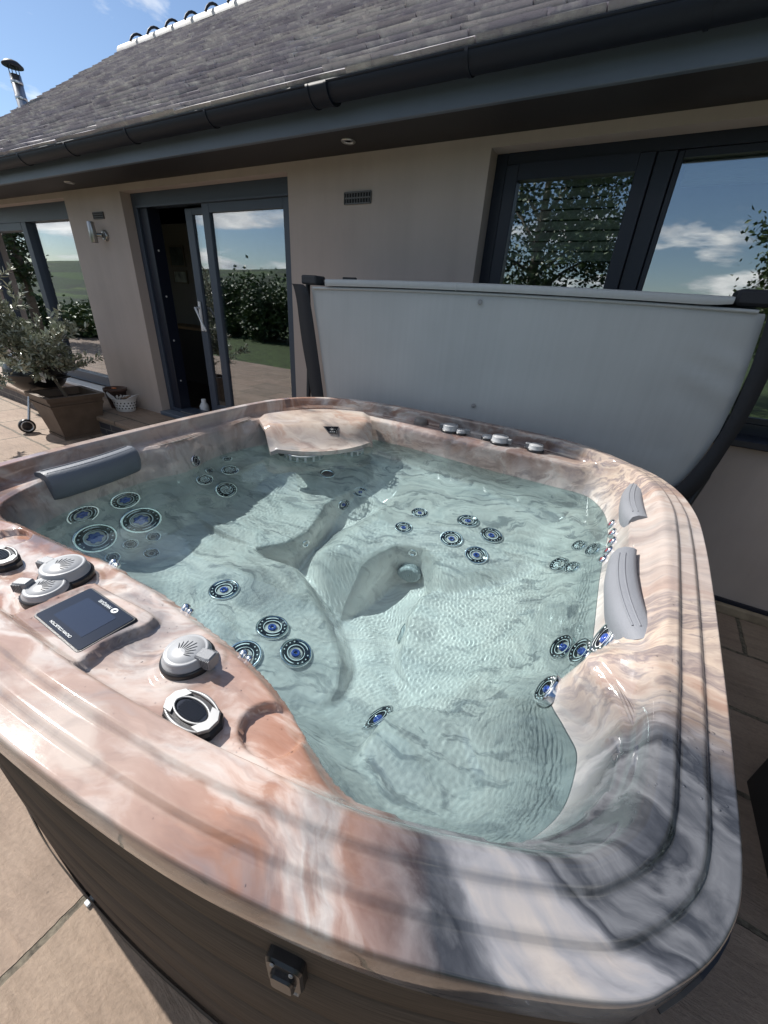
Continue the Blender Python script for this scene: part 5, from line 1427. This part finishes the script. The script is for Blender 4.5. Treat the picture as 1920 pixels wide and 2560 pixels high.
for (x, y, h, w) in hedge_spots:
    cs = [[random.uniform(-w, w) * .7, random.uniform(-w, w) * .5, h * random.uniform(.08, .82)] for _ in range(16)]
    sh_ = thing('shrub', ['tall dark shrub in the border beyond the lawn', 'rounded mid green shrub in the border beyond the lawn'][k % 2], 'shrub', (x, y, 0), 0, 'border shrubs beyond the patio')
    c_ = MB(); leaves(c_, cs, (w * .22, w * .2, h * .14), 2600, .17, .055); c_.build('crown', (ML_DARK, ML_MID)[k % 2], sh_)
    b_ = MB(); b_.tube([(0, 0, 0), (.03, 0, h * .5)], [.05, .02], 6); b_.build('trunk', M_BARK, sh_); k += 1

hd = thing('added_hedge', 'tall unseen evergreen hedge added to shade the right hand end of the patio', 'hedge', (4.3, -1.6, 0))  # out of view, added to block sky light from the wall and ground
b_ = MB(); cs = [[random.uniform(-.5, .5), random.uniform(-3.0, 2.6), random.uniform(.1, 3.1)] for _ in range(160)]
leaves(b_, cs, (.22, .3, .25), 16000, .12, .045); b_.build('crown', ML_DARK, hd)
b_ = MB()
for q in range(7): b_.tube([(0, -2.7 + .85 * q, 0), (.05, -2.7 + .85 * q, 2.4)], [.05, .015], 6)
b_.build('stems', M_BARK, hd)

# ------------------------------------------------------------------ olive tree in a square pot
PX, PY = -4.45, 1.26
pot = thing('planter', 'square brown planter with moulded rim standing on the patio by the step', 'planter', (-4.53, 1.21, 0), R(-6))
M_POT = plain("brown_resin_pot", (.115, .082, .06), .6, var=.18, vscale=9, bump=.25, bscale=60)
def frustum(b_, w0, w1, z0, z1, mi=0):
    a, b = w0 / 2, w1 / 2
    b_.add([(-a, -a, z0), (a, -a, z0), (a, a, z0), (-a, a, z0), (-b, -b, z1), (b, -b, z1), (b, b, z1), (-b, b, z1)], [(0, 1, 5, 4), (1, 2, 6, 5), (2, 3, 7, 6), (3, 0, 4, 7)], mi)
b_ = MB(); frustum(b_, .40, .40, 0, .03); frustum(b_, .385, .505, .03, .36); frustum(b_, .515, .525, .36, .385); frustum(b_, .505, .52, .385, .43); frustum(b_, .55, .565, .43, .475)
b_.add([(-.2825, -.2825, .475), (.2825, -.2825, .475), (.2825, .2825, .475), (-.2825, .2825, .475), (-.235, -.235, .475), (.235, -.235, .475), (.235, .235, .475), (-.235, .235, .475)], [(0, 1, 5, 4), (1, 2, 6, 5), (2, 3, 7, 6), (3, 0, 4, 7)])
frustum(b_, .47, .44, .475, .38)
for w0, w1, z in ((.515, .505, .36), (.55, .52, .43)): 
    a, c = w0 / 2, (w1 if w0 < .53 else w1) / 2 - .004
    b_.add([(-a, -a, z), (a, -a, z), (a, a, z), (-a, a, z), (-c, -c, z), (c, -c, z), (c, c, z), (-c, c, z)], [(4, 5, 1, 0), (5, 6, 2, 1), (6, 7, 3, 2), (7, 4, 0, 3)])
b_.add([(-.2, -.2, 0.001), (.2, -.2, .001), (.2, .2, .001), (-.2, .2, .001)], [(3, 2, 1, 0)])
b_.build('pot_body', M_POT, pot)
b_ = MB(); b_.add([(-.226, -.226, .40), (.226, -.226, .40), (.226, .226, .40), (-.226, .226, .40)], [(0, 1, 2, 3)]); b_.build('soil', plain("potting_soil", (.035, .026, .02), .95, bump=1, bscale=60), pot)
olive = thing('olive_tree', 'silvery olive tree with a thin leaning trunk growing in the square brown planter', 'olive tree', (-4.50, 1.21, .40))
rg = random.Random(4); b_ = MB(); base = Vector((0, 0, 0)); top = Vector((-.24, -.20, .52))
b_.tube([base, (-.08, -.04, .22), (-.18, -.13, .40), top], [.019, .016, .014, .012], 9)
twigs = []
def twig(s, d, L, r, depth):
    pts = [s]; dd = d.normalized()
    for q in range(5):
        dd = (dd + Vector((rg.uniform(-.22, .22), rg.uniform(-.22, .22), rg.uniform(-.12, .2)))).normalized(); pts.append(pts[-1] + dd * L / 5)
    b_.tube(pts, [r * (1 - .15 * i) for i in range(6)], 5)
    twigs.append(pts)
    if depth > 0:
        for q in range(4 if depth > 1 else 3):
            k = rg.randint(1, 5); a = rg.uniform(0, 6.28); nd = (dd + Vector((math.cos(a), math.sin(a), rg.uniform(-.3, .7))) * .9); twig(pts[k], nd, L * rg.uniform(.45, .75), r * .55, depth - 1)
for q in range(16):
    a = q * 2.4 + rg.uniform(-.3, .3); s = Vector((-.15, -.10, .32)).lerp(top, rg.uniform(0, 1)); up = rg.uniform(-.45, .9)
    twig(s, Vector((math.cos(a), math.sin(a), up)), rg.uniform(.30, .50), .007, 2)
twig(top, Vector((-.1, 0, 1)), .55, .009, 2); twig(top, Vector((.25, .0, 1)), .5, .008, 2); twig(top, Vector((-.3, -.1, .9)), .5, .008, 2)
b_.build('trunk', M_BARK, olive)
c_ = MB()
for pts in twigs:
    for i in range(1, 6):
        seg = pts[i] - pts[i - 1]; dn = seg.normalized()
        for q in range(5):
            s = pts[i - 1].lerp(pts[i], rg.random()); side_ = dn.cross(Vector((rg.uniform(-1, 1), rg.uniform(-1, 1), rg.uniform(-1, 1)))).normalized()
            d = (dn * .7 + side_ * .9 + Vector((0, 0, rg.uniform(-.3, .2)))).normalized(); w = d.cross(Vector((rg.uniform(-1, 1), rg.uniform(-1, 1), 1))).normalized(); L = rg.uniform(.040, .075); ww = L * .15; nn_ = d.cross(w) * L * .06
            c_.add([s, s + d * L * .3 + w * ww, s + d * L * .7 + w * ww * .9 - nn_, s + d * L - nn_ * 1.5, s + d * L * .7 - w * ww * .9 - nn_, s + d * L * .3 - w * ww], [(0, 1, 2, 3, 4, 5)])
M_OLIVE = leaf_mat("olive_leaves", (.17, .195, .12), (.50, .52, .43), .33); c_.build('crown', M_OLIVE, olive)
b_ = MB(); b_.box(-.135, -.05, -.142, -.140, .19, .30); b_.tube([(-.09, -.14, .30), (-.14, -.09, .36)], .0015, 5); b_.build('plant_label', M_WHITEPL, olive)

# ------------------------------------------------------------------ kettle barbecue behind the pot
bbq = thing('kettle_barbecue', 'black kettle barbecue on wheeled legs half hidden behind the olive tree', 'barbecue', (-5.04, 1.22, 0), R(20))
M_ENAMEL = plain("black_enamel", (.012, .012, .013), .3, 0, coat=.15); M_ALU = plain("aluminium_leg", (.60, .62, .64), .35, .8)
b_ = MB(); prof = [(.285 * math.sin(R(a)), .62 - .285 * .80 * math.cos(R(a))) for a in range(8, 91, 6)] + [(.293, .622), (.293, .632), (.285, .634)]; b_.lathe(prof, 40, 0, None); b_.build('bowl', M_ENAMEL, bbq)
b_ = MB(); prof = [(.292, .636), (.292, .642)] + [(.288 * math.cos(R(a)), .64 + .235 * math.sin(R(a))) for a in range(4, 89, 6)]; b_.lathe(prof, 40)
lid_ = b_.build('lid', M_ENAMEL, bbq)
b_ = MB(); b_.tube([(-.05, 0, .87), (-.05, 0, .915), (.05, 0, .915), (.05, 0, .87)], .011, 8); b_.build('lid_handle', M_BLACKPL, lid_)
b_ = MB(); b_.tube([(.26, -.06, .60), (.36, -.06, .60), (.36, .06, .60), (.26, .06, .60)], .013, 8); b_.build('side_handle', M_BLACKPL, bbq)
for a in (150, 270, 30):
    b_ = MB(); b_.tube([(.16 * math.cos(R(a)), .16 * math.sin(R(a)), .44), (.31 * math.cos(R(a)), .31 * math.sin(R(a)), .06)], .013, 10); b_.build('leg', M_ALU, bbq)
for a in (270, 30):
    M = frame_mat((.325 * math.cos(R(a)), .325 * math.sin(R(a)), .078), (math.cos(R(330)), math.sin(R(330)), 0))
    b_ = MB(); b_.lathe([(.02, -.02), (.074, -.02), (.078, -.015), (.078, .015), (.074, .02), (.060, .02)], 32, 0, M, cap=False); b_.lathe([(.060, .02), (.058, .022), (.050, .022), (.046, .014)], 32, 1, M, cap=False); b_.lathe([(.046, .014), (.03, .018), (.01, .022)], 24, 0, M); b_.build('wheel', [M_BLACKPL, M_ALU], bbq)

# dark round pot behind, and the white basket on the step
p2 = thing('plant_pot', 'small dark brown round flower pot wedged behind the square planter', 'flower pot', (-4.52, 1.76, .215))
b_ = MB(); b_.lathe([(.085, 0), (.118, .20), (.128, .20), (.130, .235), (.118, .235), (.110, .19), (.02, .185)], 30); b_.build('pot_body', plain("dark_terracotta", (.07, .038, .028), .6, var=.2, vscale=12), p2)
b_ = MB(); b_.box(.01, .06, -.05, -.01, .235, .245, 0, .004); b_.build('orange_scoop', plain("orange_plastic", (.6, .16, .03), .4), p2)
bk = thing('plastic_basket', 'white perforated plastic laundry basket with raised handles on the stone step', 'basket', (-4.30, 1.71, .215), R(15))
b_ = MB(); n = 40; rows = []
for z, r_ in ((0, .105), (.004, .112), (.05, .122), (.10, .134), (.15, .146)):
    rows.append([(r_ * math.cos(2 * math.pi * k / n), r_ * .8 * math.sin(2 * math.pi * k / n), z) for k in range(n)])
top_ = []
for k in range(n):
    a = 2 * math.pi * k / n; up = .055 * max(0, abs(math.cos(a)) - .72) / .28; r_ = .150 + up * .9; top_.append((r_ * math.cos(a), r_ * .8 * math.sin(a), .155 + up))
rows.append(top_); vs = [p for r_ in rows for p in r_]
fs = [(i * n + k, i * n + (k + 1) % n, (i + 1) * n + (k + 1) % n, (i + 1) * n + k) for i in range(5) for k in range(n)]
b_.add(vs, fs, 0, True); b_.add(rows[0], [tuple(reversed(range(n)))]); b_.tube(top_ + top_[:1], .004, 6, cap=False)
for q in range(3):
    for k in range(0, n, 2):
        a = 2 * math.pi * (k + (q % 2)) / n; z = .045 + .032 * q; r_ = .1215 + .24 * (z - .05) + .001
        b_.lathe([(.0085, 0), (.0085, .0015), (.002, .002)], 8, 1, frame_mat((r_ * math.cos(a), r_ * .8 * math.sin(a), z), (math.cos(a), 1.2 * math.sin(a), -.15)))
b_.build('basket_body', [M_WHITEPL, M_DARK], bk)
b_ = MB(); b_.tube([(.03 + .055 * math.cos(R(a)), .01 + .032 * math.sin(R(a)), .155 + .02 * math.cos(R(a))) for a in range(0, 361, 20)], .014, 8, cap=False); b_.build('rolled_item', plain("brown_wicker", (.22, .15, .10), .7, var=.3, vscale=60), bk)
for q in range(6):
    b_ = MB() if q == 0 else b_; a = q * 1.05; b_.tube([(-.05 + .03 * math.cos(a), .03 * math.sin(a), .14), (-.05 + .05 * math.cos(a), .04 * math.sin(a) + .01, .17)], .010, 6)
b_.build('pegs', plain("pale_pegs", (.55, .53, .5), .5), bk)

# dark moulded step beside the tub on the right
st = thing('spa_step', 'dark grey moulded plastic step with a curved side, tucked against the right of the tub', 'step', (1.79, -.06, 0), R(-4))
b_ = MB(); side_ = [(-.27, 0), (-.285, .20), (-.26, .38), (-.22, .47), (-.16, .505), (.20, .505), (.24, .48), (.26, .40), (.27, 0)]
M_ST = plain("charcoal_moulded_plastic", (.05, .05, .052), .6, bump=.25, bscale=120)
for xx, w_ in ((0, .30),):
    vs = [(xx - w_ / 2, q, z) for q, z in side_] + [(xx + w_ / 2, q, z) for q, z in side_]; n = len(side_)
    b_.add(vs, [(k, (k + 1) % n, n + (k + 1) % n, n + k) for k in range(n)] + [tuple(reversed(range(n))), tuple(range(n, 2 * n))])
b_.build('step_body', M_ST, st)
b_ = MB(); b_.box(-.13, .13, -.16, .18, .505, .512, 0, .002); b_.build('tread', plain("ribbed_tread", (.02, .02, .021), .8, bump=.5, bscale=200), st)

# interior things glimpsed through the open door
side = hroot('sideboard', 'wooden topped sideboard inside the house seen through the open door', 'sideboard')
b_ = MB(); b_.box(-6.12, -5.0, 3.12, 3.56, 1.03, 1.07, 0, .006); b_.build('top', plain("warm_wood", (.34, .21, .11), .5, var=.2, vscale=8), side)
b_ = MB(); b_.box(-6.06, -5.04, 3.17, 3.55, .206, 1.028, 0, .004); b_.build('carcass', plain("dark_cabinet", (.05, .04, .035), .5), side)
b_ = MB(); b_.box(-6.09, -6.0, 3.135, 3.168, .206, 1.028, 0, .003); b_.build('door_post', plain("pale_wood", (.36, .25, .15), .5), side)
for (x0_, z0_, w_, h_, l_) in ((-6.24, 1.91, .38, .30, 'framed dark picture hanging inside the open doorway'), (-6.22, 1.67, .36, .20, 'pale framed landscape picture below the dark picture in the doorway')):
    pf = hroot('picture', l_, 'picture')
    b_ = MB(); rect_frame(b_, x0_, x0_ + w_, z0_, z0_ + h_, .025, 3.575, 3.60); b_.build('frame', plain("picture_frame", (.28, .24, .19), .5), pf)
    b_ = MB(); b_.box(x0_ + .025, x0_ + w_ - .025, 3.585, 3.595, z0_ + .025, z0_ + h_ - .025); b_.build('print', plain("print_tones", (.12, .14, .13) if l_.startswith('framed dark') else (.55, .58, .52), .6, var=.6, vscale=7), pf)
af = hroot('white_bottle', 'small white plastic bottle on the door threshold inside', 'bottle')
b_ = MB(); b_.lathe([(.05, 0), (.055, .01), (.055, .12), (.04, .15), (.028, .16), (.028, .20), (.02, .205)], 20, 0, Matrix.Translation((-3.58, 1.92, .207))); b_.build('body', M_WHITEPL, af)
